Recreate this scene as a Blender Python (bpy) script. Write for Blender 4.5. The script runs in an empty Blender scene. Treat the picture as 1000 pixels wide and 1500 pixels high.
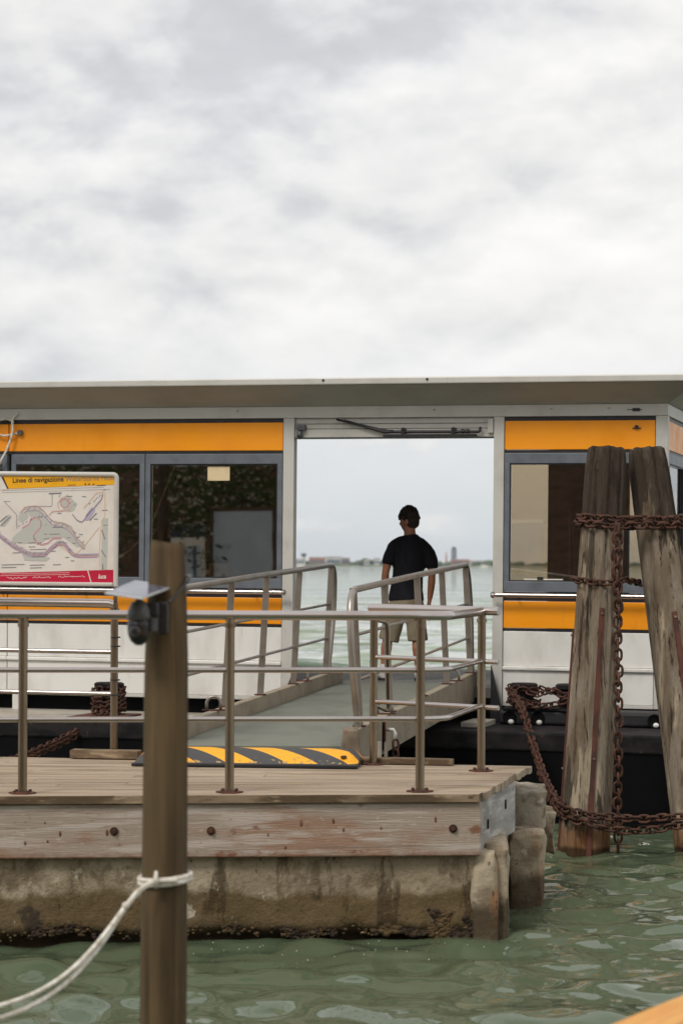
import bpy, bmesh, math, random
import numpy as np
from mathutils import Vector, Matrix, Euler, noise
R = math.radians
PI = math.pi
rng = random.Random(7)
S = bpy.context.scene
C = S.collection
F = 3541.67; CAM_Z = 2.34

# ------------------------------------------------------------------ camera, sky, sun, exposure
cam = bpy.data.cameras.new('camera')
cam.sensor_fit = 'HORIZONTAL'; cam.sensor_width = 24; cam.lens = 85
cam.shift_y = 0.0765
cam.clip_start = 0.1; cam.clip_end = 40000
cam.dof.use_dof = True; cam.dof.focus_distance = 19.0; cam.dof.aperture_fstop = 3.4
co = bpy.data.objects.new('camera', cam); C.objects.link(co)
co.matrix_world = Matrix.Translation((0, 0, CAM_Z)) @ Matrix.Rotation(R(90), 4, 'X') @ Matrix.Rotation(R(0.29), 4, 'Z')
S.camera = co
S.view_settings.view_transform = 'Standard'; S.view_settings.look = 'None'
S.view_settings.exposure = 0.22; S.view_settings.gamma = 1.0; S.view_settings.use_curve_mapping = False
S.render.engine = 'CYCLES'
S.cycles.use_denoising = True
S.cycles.max_bounces = 8; S.cycles.transparent_max_bounces = 12; S.cycles.volume_bounces = 0
S.cycles.sample_clamp_indirect = 6

SUN_EL, SUN_AZ = 48, 215          # azimuth clockwise from +Y (the way the camera looks)
sd = bpy.data.lights.new('sun', 'SUN'); sd.energy = 1.5; sd.angle = R(16); sd.color = (1, .94, .86)
so = bpy.data.objects.new('sun', sd); C.objects.link(so)
az = R(SUN_AZ); el = R(SUN_EL)
sdir = Vector((math.sin(az) * math.cos(el), math.cos(az) * math.cos(el), math.sin(el)))
so.rotation_euler = (-sdir).to_track_quat('-Z', 'Y').to_euler(); so.location = sdir * 50

def world():
    w = bpy.data.worlds.new('World'); S.world = w; w.use_nodes = True
    nt = w.node_tree; nt.nodes.clear(); N = nt.nodes.new; L = nt.links.new
    def math_(op, a, b=None, c=None, clamp=False):
        n = N('ShaderNodeMath'); n.operation = op; n.use_clamp = clamp
        for i, v in enumerate((a, b, c)):
            if v is None: continue
            if isinstance(v, (int, float)): n.inputs[i].default_value = v
            else: L(v, n.inputs[i])
        return n.outputs[0]
    def mix(f, a, b):
        n = N('ShaderNodeMix'); n.data_type = 'RGBA'
        for i, v in ((0, f), (6, a), (7, b)):
            if isinstance(v, (int, float)): n.inputs[i].default_value = v
            elif isinstance(v, tuple): n.inputs[i].default_value = (*v, 1)
            else: L(v, n.inputs[i])
        return n.outputs[2]
    def smooth(v, lo, hi):
        n = N('ShaderNodeMapRange'); n.interpolation_type = 'SMOOTHSTEP'
        L(v, n.inputs[0]); n.inputs[1].default_value = lo; n.inputs[2].default_value = hi
        return n.outputs[0]
    tc = N('ShaderNodeTexCoord'); sp = N('ShaderNodeSeparateXYZ'); L(tc.outputs['Generated'], sp.inputs[0])
    z = math_('MAXIMUM', sp.outputs[2], 0.0)
    cb = N('ShaderNodeMapping'); cb.inputs['Scale'].default_value = (1, 1, 1.8); L(tc.outputs['Generated'], cb.inputs[0])
    def noise_(scale, off, detail=7, rough=.55, sx=1, sy=1, dist=0.0):
        m = N('ShaderNodeMapping'); m.inputs['Location'].default_value = off; m.inputs['Scale'].default_value = (sx, sy, 1)
        L(cb.outputs[0], m.inputs[0])
        n = N('ShaderNodeTexNoise'); n.inputs['Scale'].default_value = scale; n.inputs['Detail'].default_value = detail
        n.inputs['Roughness'].default_value = rough; n.inputs['Distortion'].default_value = dist
        L(m.outputs[0], n.inputs[0]); return n.outputs[0]
    big = noise_(6.5, (3.1, 7.4, .3), 5, .48, .9, 1, .15)
    fine = noise_(21, (1.7, 2.2, 4), 10, .56, 1, 1, .15)
    v = math_('ADD', math_('MULTIPLY', big, .72), math_('MULTIPLY', fine, .28))
    # light picks out the upper side of each billow: compare the cloud with itself a little lower down
    big2 = noise_(6.5, (3.1, 7.4, .324), 5, .48, .9, 1, .15); fine2 = noise_(21, (1.7, 2.2, 4.012), 10, .56, 1, 1, .15)
    v2 = math_('ADD', math_('MULTIPLY', big2, .72), math_('MULTIPLY', fine2, .28))
    emb = math_('MULTIPLY', math_('SUBTRACT', v, v2), .75)
    col = mix(smooth(v, .39, .49), (.585, .588, .610), (.762, .754, .745))
    col = mix(smooth(v, .47, .57), col, (.84, .826, .806))
    sc_ = N('ShaderNodeVectorMath'); sc_.operation = 'SCALE'; L(col, sc_.inputs[0]); L(math_('ADD', emb, 1.0), sc_.inputs['Scale']); col = sc_.outputs[0]
    # low sky: paler blue air under the cloud deck, with thin bright streaks
    hz = smooth(z, .12, .01)
    low = noise_(24, (9, 3, 1), 8, .55, .8, 1, .2)
    lowc = mix(smooth(low, .54, .70), (.615, .652, .682), (.765, .76, .748))
    col = mix(math_('MULTIPLY', hz, .9), col, lowc)
    sky = N('ShaderNodeTexSky'); sky.sky_type = 'NISHITA'; sky.sun_disc = False
    sky.sun_elevation = R(SUN_EL); sky.sun_rotation = R(SUN_AZ); sky.air_density = 1; sky.dust_density = 2
    k = N('ShaderNodeVectorMath'); k.operation = 'SCALE'; L(col, k.inputs[0]); k.inputs['Scale'].default_value = 10.0
    out = mix(.06, k.outputs[0], sky.outputs[0])
    bg = N('ShaderNodeBackground'); L(out, bg.inputs[0]); bg.inputs[1].default_value = .1
    o = N('ShaderNodeOutputWorld'); L(bg.outputs[0], o.inputs[0])
world()

# ------------------------------------------------------------------ helpers
def srgb(r, g, b):
    f = lambda v: (v / 255 / 12.92) if v <= 10 else ((v / 255 + .055) / 1.055) ** 2.4
    return (f(r), f(g), f(b))

MATS = {}
def mat(name, base, layers=(), rough=.5, metal=0.0, bump=None, spec=.5, coat=0.0, rvar=None):
    """layers: (colour, scale, stretch, lo, hi[, strength]) noise stains; ('z', colour, z0, z1, wobble) a stain with a wavy edge in height"""
    m = bpy.data.materials.new(name); m.use_nodes = True; MATS[name] = m
    nt = m.node_tree; N = nt.nodes.new; L = nt.links.new
    b = nt.nodes['Principled BSDF']
    b.inputs['Roughness'].default_value = rough; b.inputs['Metallic'].default_value = metal
    b.inputs['Specular IOR Level'].default_value = spec; b.inputs['Coat Weight'].default_value = coat
    tc = N('ShaderNodeTexCoord'); oi = N('ShaderNodeObjectInfo')
    mu = N('ShaderNodeMath'); mu.operation = 'MULTIPLY'; mu.inputs[1].default_value = 37.0; L(oi.outputs['Random'], mu.inputs[0])
    ad = N('ShaderNodeVectorMath'); ad.operation = 'ADD'; L(tc.outputs['Object'], ad.inputs[0]); L(mu.outputs[0], ad.inputs[1])
    def nz(scale, stretch, detail=6, rgh=.6, off=0):
        mp = N('ShaderNodeMapping'); mp.inputs['Scale'].default_value = stretch; mp.inputs['Location'].default_value = (off, off * 1.7, off * .6)
        L(ad.outputs[0], mp.inputs[0])
        n = N('ShaderNodeTexNoise'); n.inputs['Scale'].default_value = scale; n.inputs['Detail'].default_value = detail
        n.inputs['Roughness'].default_value = rgh; L(mp.outputs[0], n.inputs[0]); return n.outputs[0]
    def mr(v, lo, hi, to=1.0):
        n = N('ShaderNodeMapRange'); n.interpolation_type = 'SMOOTHSTEP'; L(v, n.inputs[0])
        n.inputs[1].default_value = lo; n.inputs[2].default_value = hi; n.inputs[4].default_value = to; return n.outputs[0]
    cur = None
    for i, ly in enumerate(layers):
        mx = N('ShaderNodeMix'); mx.data_type = 'RGBA'
        if cur is None: mx.inputs[6].default_value = (*base, 1)
        else: L(cur, mx.inputs[6])
        if ly[0] == 'z':
            _, colr, z0, z1, wob = ly[:5]
            sp = N('ShaderNodeSeparateXYZ'); L(tc.outputs['Object'], sp.inputs[0])
            n = nz(ly[5] if len(ly) > 5 else 4, ly[6] if len(ly) > 6 else (1, 1, .6), off=i * 3.3)
            m1 = N('ShaderNodeMath'); m1.operation = 'MULTIPLY_ADD'; L(n, m1.inputs[0]); m1.inputs[1].default_value = wob; L(sp.outputs[2], m1.inputs[2])
            f = mr(m1.outputs[0], z0 + wob * .5, z1 + wob * .5, ly[7] if len(ly) > 7 else 1.0)
        else:
            colr = ly[0]
            f = mr(nz(ly[1], ly[2], off=i * 5.1), ly[3], ly[4], ly[5] if len(ly) > 5 else 1.0)
        L(f, mx.inputs[0]); mx.inputs[7].default_value = (*colr, 1); cur = mx.outputs[2]
    if cur is None: b.inputs['Base Color'].default_value = (*base, 1)
    else: L(cur, b.inputs['Base Color'])
    if rvar:
        L(mr(nz(rvar[0], rvar[1], off=9), .3, .7, 1), (r := N('ShaderNodeMapRange')).inputs[0])
        r.inputs[3].default_value = rvar[2]; r.inputs[4].default_value = rvar[3]; L(r.outputs[0], b.inputs['Roughness'])
    if bump:
        bp = N('ShaderNodeBump'); bp.inputs['Strength'].default_value = bump[2]; bp.inputs['Distance'].default_value = bump[3] if len(bump) > 3 else .01
        L(nz(bump[0], bump[1], 8, .65, 2), bp.inputs['Height']); L(bp.outputs[0], b.inputs['Normal'])
    return m

class MB:
    def __init__(s): s.v = []; s.f = []
    def add(s, vs, fs):
        n = len(s.v); s.v += [tuple(v) for v in vs]; s.f += [tuple(i + n for i in f) for f in fs]; return s
    def box8(s, p): return s.add(p, [(0, 3, 2, 1), (4, 5, 6, 7), (0, 1, 5, 4), (1, 2, 6, 5), (2, 3, 7, 6), (3, 0, 4, 7)])
    def box(s, x0, x1, y0, y1, z0, z1):
        return s.box8([(x0, y0, z0), (x1, y0, z0), (x1, y1, z0), (x0, y1, z0), (x0, y0, z1), (x1, y0, z1), (x1, y1, z1), (x0, y1, z1)])
    def extr(s, pts, vec):
        """closed prism: polygon pts (3-D) swept by vec"""
        n = len(pts); v = Vector(vec)
        a = [Vector(p) for p in pts]; vs = a + [p + v for p in a]
        fs = [tuple(range(n))[::-1], tuple(range(n, 2 * n))] + [(i, (i + 1) % n, (i + 1) % n + n, i + n) for i in range(n)]
        return s.add(vs, fs)
    def tube(s, path, r, n=10, closed=False, caps=True):
        P = [Vector(p) for p in path]; m = len(P)
        rr = r if isinstance(r, (list, tuple)) else [r] * m
        tan = []
        for i in range(m):
            a = P[(i - 1) % m] if (closed or i > 0) else P[i]; b = P[(i + 1) % m] if (closed or i < m - 1) else P[i]
            tan.append((b - a).normalized())
        up = Vector((0, 0, 1)) if abs(tan[0].z) < .9 else Vector((1, 0, 0))
        u = (up - tan[0] * up.dot(tan[0])).normalized(); vs = []
        for i in range(m):
            u = (u - tan[i] * u.dot(tan[i])).normalized(); w = tan[i].cross(u)
            for k in range(n):
                a = 2 * PI * k / n; vs.append(P[i] + (u * math.cos(a) + w * math.sin(a)) * rr[i])
        fs = []
        for i in range(m if closed else m - 1):
            j = (i + 1) % m
            for k in range(n): fs.append((i * n + k, i * n + (k + 1) % n, j * n + (k + 1) % n, j * n + k))
        if caps and not closed: fs += [tuple(range(n))[::-1], tuple(range((m - 1) * n, m * n))]
        return s.add(vs, fs)
    def lathe(s, prof, n=20, at=(0, 0, 0), axis='z'):
        vs = []; A = Vector(at)
        for (r, z) in prof:
            for k in range(n):
                a = 2 * PI * k / n; p = (r * math.cos(a), r * math.sin(a), z)
                if axis == 'y': p = (p[0], p[2], p[1])
                if axis == 'x': p = (p[2], p[0], p[1])
                vs.append(A + Vector(p))
        m = len(prof)
        fs = [(i * n + k, i * n + (k + 1) % n, (i + 1) * n + (k + 1) % n, (i + 1) * n + k) for i in range(m - 1) for k in range(n)]
        fs += [tuple(range(n))[::-1], tuple(range((m - 1) * n, m * n))]
        return s.add(vs, fs)
    def build(s, name, material, parent=None, smooth=None, bevel=0.0, seg=2, kind=None, world=False, recalc=True):
        vs = s.v
        if world and parent is not None:
            inv = MW[parent.name].inverted(); vs = [tuple(inv @ Vector(v)) for v in vs]
        me = bpy.data.meshes.new(name); me.from_pydata(vs, [], s.f)
        if recalc:
            bm = bmesh.new(); bm.from_mesh(me); bmesh.ops.recalc_face_normals(bm, faces=bm.faces); bm.to_mesh(me); bm.free()
        me.materials.append(material)
        return link(name, me, parent, smooth, bevel, seg, kind)
MW = {}
def link(name, me, parent=None, smooth=None, bevel=0.0, seg=2, kind=None):
    o = bpy.data.objects.new(name, me); C.objects.link(o)
    if parent is not None:
        o.parent = parent; MW[o.name] = MW.get(parent.name, Matrix.Identity(4)).copy()
    else: MW[o.name] = Matrix.Identity(4)
    if smooth:
        me.polygons.foreach_set('use_smooth', [True] * len(me.polygons))
        if smooth != True:
            md = o.modifiers.new('es', 'EDGE_SPLIT'); md.split_angle = R(smooth)
    if bevel:
        md = o.modifiers.new('bevel', 'BEVEL'); md.width = bevel; md.segments = seg; md.limit_method = 'ANGLE'; md.angle_limit = R(40)
    if kind: o['kind'] = kind
    return o
def tag(o, label, cat, group=None):
    o['label'] = label; o['category'] = cat
    if group: o['group'] = group
    return o
def thing(name, label, cat, loc=(0, 0, 0), rot=None, group=None):
    o = bpy.data.objects.new(name, None); o.empty_display_size = .1; C.objects.link(o)
    M = Matrix.Translation(loc) @ (rot or Matrix.Identity(4)); o.matrix_world = M; MW[o.name] = M
    return tag(o, label, cat, group)
def fillet(pts, r, n=6):
    P = [Vector(p) for p in pts]; out = [P[0]]
    for i in range(1, len(P) - 1):
        a, b, c = P[i - 1], P[i], P[i + 1]
        d1 = (a - b).normalized(); d2 = (c - b).normalized()
        rr = min(r, (a - b).length * .49, (c - b).length * .49)
        p0 = b + d1 * rr; p2 = b + d2 * rr
        for k in range(n + 1):
            t = k / n; out.append(p0 * (1 - t) ** 2 + b * 2 * t * (1 - t) + p2 * t * t)
    out.append(P[-1]); return out
def lerp(a, b, t): return tuple(a[i] + (b[i] - a[i]) * t for i in range(len(a)))
def spot(px, py, d):
    """place at distance d that the photograph shows at (px, py)"""
    return Vector(((px - 500) / F * d, d, CAM_Z + (824 + .005 * px - py) * d / F))

# ------------------------------------------------------------------ materials
X = (1, 1, 1)
aluminium = mat('painted_aluminium', srgb(196, 193, 186), [(srgb(170, 166, 158), 3, X, .45, .75, .6), (srgb(150, 142, 130), 14, (1, 1, .3), .62, .8, .5)], .42, 0, (60, X, .04))
white_panel = mat('white_panel', srgb(226, 224, 219), [(srgb(196, 193, 184), 2.2, (1, 1, .5), .45, .70, .7), (srgb(172, 160, 140), 7, (1, 1, .12), .60, .76, .5), (srgb(140, 116, 88), 30, (1, 1, .3), .70, .80, .4)], .38, 0, (3, X, .05))
orange = mat('orange_paint', srgb(249, 156, 4), [(srgb(236, 142, 2), 2, X, .4, .7, .7), (srgb(206, 122, 10), 6, (1, 1, .15), .58, .76, .4), (srgb(150, 92, 20), 34, (1, 1, .4), .71, .80, .5)], .36, 0, (3, X, .06), rvar=(3, X, .28, .46))
orange_side = orange
black_trim = mat('black_trim', srgb(30, 28, 32), [(srgb(52, 50, 52), 10, X, .5, .8)], .45)
soffit_m = mat('roof_soffit', srgb(176, 171, 162), [(srgb(154, 148, 138), 2.5, (.6, 1, 1), .4, .7, .6), (srgb(126, 114, 98), 9, (.3, 1, 1), .6, .8, .5)], .5)
frame_grey = mat('window_frame_grey', srgb(104, 110, 118), [(srgb(90, 95, 103), 6, X, .4, .7)], .42)
steel = mat('brushed_steel', srgb(192, 184, 180), [(srgb(176, 165, 160), 2, X, .4, .7, .8), (srgb(128, 92, 68), 14, X, .74, .84, .5)], .24, 1.0)
steel_warm = mat('weathered_steel', srgb(150, 134, 114), [(srgb(122, 104, 84), 3, (1, 1, .4), .4, .7, .8), (srgb(104, 66, 40), 14, (1, 1, .6), .68, .82, .6)], .3, .95)
gang_steel = mat('galvanised_steel', srgb(168, 160, 152), [(srgb(138, 128, 116), 5, X, .4, .7, .7), (srgb(118, 78, 48), 26, X, .68, .82, .6)], .34, .8)
curb_m = mat('gangway_curb_paint', srgb(152, 140, 120), [(srgb(126, 114, 96), 4, X, .4, .7, .8), (srgb(120, 84, 54), 14, X, .66, .8, .6)], .6, 0, (40, X, .08))
walk_m = mat('gangway_walkway', srgb(118, 121, 110), [(srgb(100, 102, 92), 3, (1, .5, 1), .4, .7, .7), (srgb(140, 138, 124), 13, X, .62, .8, .6)], .75, 0, (220, X, .25, .004))
box_m = mat('rusty_painted_steel', srgb(120, 106, 88), [(srgb(92, 78, 62), 8, X, .4, .65, .9), (srgb(112, 68, 42), 14, X, .58, .72, .8)], .6)
rubber = mat('black_rubber', srgb(24, 24, 27), [(srgb(48, 46, 46), 12, X, .5, .8, .8)], .6, 0, (50, X, .15))
hull_m = mat('hull_black', srgb(9, 9, 11), [(srgb(16, 15, 17), 4, X, .45, .8, .8), (srgb(46, 34, 24), 12, (1, 1, .4), .68, .84, .5)], .7, 0, (20, X, .1), spec=.1)
hull_rim = mat('hull_rim', srgb(40, 37, 37), [(srgb(20, 19, 21), 5, (1, 1, 2), .4, .62), (srgb(104, 92, 78), 14, X, .62, .78, .7)], .75, 0, (30, X, .2), spec=.2)
ledge_m = mat('hull_deck_paint', srgb(170, 164, 152), [(srgb(134, 128, 116), 3, X, .4, .7, .8), (srgb(92, 70, 50), 16, X, .66, .8, .7)], .7)
rust = mat('rusty_iron', srgb(92, 58, 42), [(srgb(54, 34, 28), 16, X, .38, .62, .9), (srgb(142, 84, 48), 34, X, .6, .76, .8), (srgb(164, 150, 138), 40, X, .74, .86, .5)], .7, .3, (110, X, .4, .004))
strap_m = mat('rusty_strap', srgb(98, 56, 42), [(srgb(66, 38, 32), 10, (1, 1, .4), .4, .65), (srgb(140, 82, 50), 40, X, .66, .8, .7)], .7, .2, (90, X, .3, .003))
interior_m = mat('interior_dark', srgb(62, 56, 50), [(srgb(48, 43, 38), 2, (1, 1, .3), .4, .7)], .7)
ceiling_m = mat('interior_ceiling', srgb(176, 170, 160), [], .6)
floor_m = mat('pontoon_floor', srgb(104, 104, 98), [(srgb(82, 82, 78), 6, X, .4, .7)], .7)
deck_wood = mat('deck_wood', srgb(168, 150, 129), [(srgb(132, 114, 95), 1.6, (.4, 3, 1), .40, .62, .9), (srgb(204, 192, 174), 4, (.14, 12, 1), .50, .70, .8), (srgb(112, 94, 76), 7, (.12, 16, 1), .60, .72, .8), (srgb(186, 164, 112), 1.2, X, .60, .72, .5), (srgb(120, 102, 84), 24, (.5, 3, 1), .62, .74, .5)], .82, 0, (20, (.14, 8, 1), .6, .008), spec=.2)
deck_edge = mat('deck_edge_wood', srgb(140, 121, 99), [(srgb(92, 76, 58), 4, (.5, 1, 2), .40, .58), (srgb(176, 156, 128), 10, (.4, 2, 2), .56, .70, .8), (srgb(62, 50, 38), 12, (.6, 1, 1), .62, .72, .8)], .85, 0, (22, (.4, 2, 2), .6, .008), spec=.2)
fascia_wood = mat('fascia_board_wood', srgb(166, 150, 136), [(srgb(152, 114, 90), 2.0, (.5, 1, 1.8), .48, .60, .7), (srgb(190, 178, 168), 5.5, (.25, 1, 3.6), .50, .62, .85), (srgb(122, 74, 48), 6, (.7, 1, 1.2), .59, .67, .8), (srgb(108, 98, 92), 9, (.10, 1, 9), .58, .68, .7), (srgb(194, 184, 172), 30, (.5, 1, 2), .58, .70, .6), (srgb(96, 66, 48), 26, (.4, 1, 1.6), .64, .72, .7), ('z', srgb(124, 76, 48), .045, -.02, .10, 14, (1, 1, 1), .75)], .85, 0, (30, (.25, 1, 5), .8, .008), spec=.2)
knot_m = mat('knot_wood', srgb(124, 86, 62), [(srgb(84, 56, 40), 60, X, .4, .6), (srgb(160, 132, 108), 40, X, .6, .7, .6)], .85)
side_wood = mat('side_board_wood', srgb(172, 168, 164), [(srgb(140, 136, 132), 3, (1, .4, 2), .4, .65, .9), (srgb(202, 198, 192), 8, (1, .3, 3), .52, .66, .7), (srgb(96, 84, 76), 7, (1, .5, 2), .62, .72, .8)], .8, 0, (26, (1, .25, 5), .4, .006), spec=.2)
concrete = mat('stained_concrete', srgb(150, 136, 114), [(srgb(182, 168, 146), 2.2, X, .50, .60, .8), (srgb(104, 90, 70), 6, (1, 1, .7), .52, .64, .75), ('z', srgb(98, 80, 52), .34, .28, .30, 1.9, (1, 1, .7), .9),
    (srgb(70, 56, 38), 4.2, (1.3, 1, .35), .54, .62, .8), (srgb(58, 50, 42), 1.7, (1.2, 1, .8), .575, .63, .85), (srgb(190, 180, 160), 2.8, (1.3, 1, 1.1), .645, .675, .85), (srgb(122, 104, 74), 22, X, .56, .68, .6), (srgb(52, 42, 30), 30, (1, 1, .5), .62, .70, .6), ('z', srgb(60, 46, 30), .11, .05, .12, 6, X)], .88, 0, (30, X, 1.0, .016), spec=.25)
stone = mat('quay_stone', srgb(172, 158, 136), [(srgb(126, 112, 92), 4, X, .44, .58, .9), (srgb(94, 76, 56), 5, (1, 1, .6), .55, .66, .85), (srgb(174, 118, 78), 3.1, (1.2, 1, .4), .60, .70, .6), (srgb(196, 186, 166), 9, X, .58, .68, .6), (srgb(66, 54, 42), 16, (1, 1, .6), .62, .70, .8), ('z', srgb(66, 54, 38), .30, .16, .24, 4, X, .85)], .85, 0, (26, X, .9, .014), spec=.25)
stone_grey = mat('quay_stone_grey', srgb(164, 154, 138), [(srgb(118, 110, 96), 4, X, .44, .58, .9), (srgb(84, 72, 58), 5, (1, 1, .7), .56, .66, .85), (srgb(190, 182, 166), 9, X, .58, .68, .6)], .85, 0, (26, X, .9, .014), spec=.25)
barnacle = mat('barnacles', srgb(92, 72, 42), [(srgb(46, 34, 22), 9, X, .38, .6), (srgb(164, 138, 84), 22, X, .60, .70, .75), (srgb(40, 32, 22), 9, X, .6, .72)], .85, 0, (60, X, .6, .01))
def pile_mat(name, base, dark, ztop):
    return mat(name, base, [(srgb(116, 100, 82), 2.2, (1.3, 1.3, .3), .44, .58, .85), (srgb(192, 176, 150), 4, (2, 2, .3), .54, .63, .75),
        (srgb(92, 76, 60), 5, (2.2, 2.2, .25), .56, .62, .8), (srgb(50, 40, 34), 9, (2.4, 2.4, .16), .575, .63, .85), (srgb(120, 102, 80), 40, (2, 2, .3), .56, .66, .6),
        ('z', srgb(50, 40, 34), ztop + 1.12, ztop + 1.20, .14, 4, (1.5, 1.5, .5), .82),
        
        (srgb(136, 118, 96), 6, (2.2, 2.2, .2), .60, .68, .6), (srgb(40, 32, 27), 4, (2.2, 2.2, .16), .60, .65, .7),
        ('z', srgb(128, 84, 46), 1.42, 1.30, .16, 4, X, .7), ('z', srgb(60, 44, 26), 1.22, 1.18, .05, 6, X, .9)],
        .88, 0, (17, (2.6, 2.6, .22), 1.0, .035), spec=.2)
pile_wood = pile_mat('pile_wood', srgb(148, 136, 120), None, 2.66)
pile_top_m = mat('pile_top_wood', srgb(74, 60, 48), [(srgb(42, 34, 28), 12, X, .4, .6), (srgb(120, 104, 84), 20, X, .6, .75, .6)], .9, 0, (40, X, .7, .01))
pole_wood = mat('pole_wood', srgb(96, 80, 57), [(srgb(68, 55, 37), 4, (2.5, 2.5, .16), .4, .62, .9), (srgb(140, 118, 84), 9, (3, 3, .1), .56, .74, .7), (srgb(62, 50, 34), 14, (3, 3, .08), .62, .72, .8), (srgb(128, 88, 44), 2.4, (1.5, 1.5, .3), .6, .72, .5)], .75, 0, (18, (3, 3, .12), .5, .006), spec=.25)
rope_m = mat('white_rope', srgb(232, 228, 218), [(srgb(176, 164, 144), 30, X, .4, .65, .8)], .85, 0, (160, X, .5, .003))
plastic_black = mat('black_plastic', srgb(30, 30, 34), [(srgb(48, 48, 52), 20, X, .5, .8)], .32)
plastic_grey = mat('grey_plastic', srgb(84, 86, 88), [(srgb(62, 64, 68), 20, X, .4, .7)], .4)
solar_m = mat('solar_cells', srgb(96, 100, 120), [(srgb(70, 74, 98), 20, X, .4, .6)], .16, 0, None, .9)
solar_rim = mat('solar_frame', srgb(196, 198, 200), [], .35, .4)
paper = mat('paper', srgb(226, 222, 212), [(srgb(206, 200, 188), 6, X, .45, .7, .6)], .6)
paper_tan = mat('tan_paper', srgb(222, 200, 160), [(srgb(200, 178, 140), 8, X, .45, .7, .7)], .7)
map_white = mat('map_print_white', srgb(226, 220, 212), [(srgb(208, 200, 192), 4, X, .45, .7, .6)], .4)
map_yellow = mat('map_print_yellow', srgb(242, 176, 22), [(srgb(224, 160, 16), 6, X, .45, .7, .6)], .4)
map_red = mat('map_print_red', srgb(196, 24, 62), [(srgb(178, 18, 54), 6, X, .45, .7, .6)], .4)
map_grey = mat('map_print_grey', srgb(188, 189, 182), [], .45)
map_dark = mat('map_print_dark', srgb(48, 42, 44), [], .45)
map_ink = {k: mat('map_line_' + k, v, [], .45) for k, v in dict(lilac=srgb(182, 170, 196), pink=srgb(214, 170, 174), peach=srgb(226, 192, 160), blue=srgb(152, 152, 188), grey=srgb(120, 116, 126), rose=srgb(200, 138, 148)).items()}
skin_m = mat('skin', srgb(166, 112, 84), [(srgb(150, 96, 70), 12, X, .4, .7, .6)], .5)
shirt_m = mat('black_cotton', srgb(24, 23, 28), [(srgb(34, 33, 40), 6, (1, 1, .4), .45, .7)], .9, 0, (14, (1.5, 1.5, .5), .5, .02), spec=.2)
shorts_m = mat('beige_cotton', srgb(150, 138, 117), [(srgb(122, 111, 93), 5, (1, 1, .5), .4, .7, .8)], .9, 0, (16, (1.2, 1.2, .6), .5, .02), spec=.2)
hair_m = mat('dark_hair', srgb(42, 30, 24), [(srgb(70, 50, 38), 30, (1, 1, .5), .5, .75, .8)], .6, 0, (60, X, .8, .02))
shoe_m = mat('white_shoe', srgb(196, 194, 190), [(srgb(150, 148, 146), 12, X, .5, .7, .7)], .6)
varnish = mat('varnished_wood', srgb(250, 182, 76), [(srgb(238, 156, 52), 4, (6, .5, 1), .4, .65, .8), (srgb(196, 112, 34), 9, (10, .4, 1), .58, .74, .8)], .3, 0, None, .5, .4)
boat_white = mat('boat_white', srgb(214, 208, 196), [], .4)
trunk_m = mat('bark', srgb(92, 74, 56), [(srgb(62, 50, 38), 8, (1, 1, .3), .4, .6)], .9)
leaf_m = mat('leaf', srgb(74, 96, 44), [(srgb(104, 124, 62), 2.2, X, .48, .62), (srgb(44, 62, 30), 3.1, X, .52, .66)], .45)
brick_m = mat('brown_brick', srgb(112, 88, 72), [(srgb(84, 64, 52), 2, (1, 1, 4), .4, .65), (srgb(150, 116, 92), 7, (.4, 1, 6), .56, .74, .7)], .85)
quay_m = mat('quay_paving', srgb(152, 144, 132), [(srgb(124, 116, 104), 1.5, X, .4, .65)], .85)
stucco = mat('pale_stucco', srgb(196, 170, 136), [(srgb(168, 138, 106), 1.2, X, .42, .62)], .85)

def glass_mat(name, tint, ior, tone=(1, 1, 1)):
    m = bpy.data.materials.new(name); m.use_nodes = True
    nt = m.node_tree; nt.nodes.clear(); N = nt.nodes.new; L = nt.links.new
    tr = N('ShaderNodeBsdfTransparent'); tr.inputs[0].default_value = (*tint, 1)
    gl = N('ShaderNodeBsdfGlossy'); gl.inputs[0].default_value = (*tone, 1); gl.inputs['Roughness'].default_value = .012
    fr = N('ShaderNodeFresnel'); fr.inputs[0].default_value = ior
    n = N('ShaderNodeTexNoise'); n.inputs['Scale'].default_value = .9; tc = N('ShaderNodeTexCoord'); L(tc.outputs['Object'], n.inputs[0])
    bp = N('ShaderNodeBump'); bp.inputs['Strength'].default_value = .03; bp.inputs['Distance'].default_value = .02; L(n.outputs[0], bp.inputs['Height']); L(bp.outputs[0], gl.inputs['Normal'])
    mx = N('ShaderNodeMixShader'); L(fr.outputs[0], mx.inputs[0]); L(tr.outputs[0], mx.inputs[1]); L(gl.outputs[0], mx.inputs[2])
    o = N('ShaderNodeOutputMaterial'); L(mx.outputs[0], o.inputs[0]); return m
glass = glass_mat('bronze_glass', (.78, .69, .56), 2.5)

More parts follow.
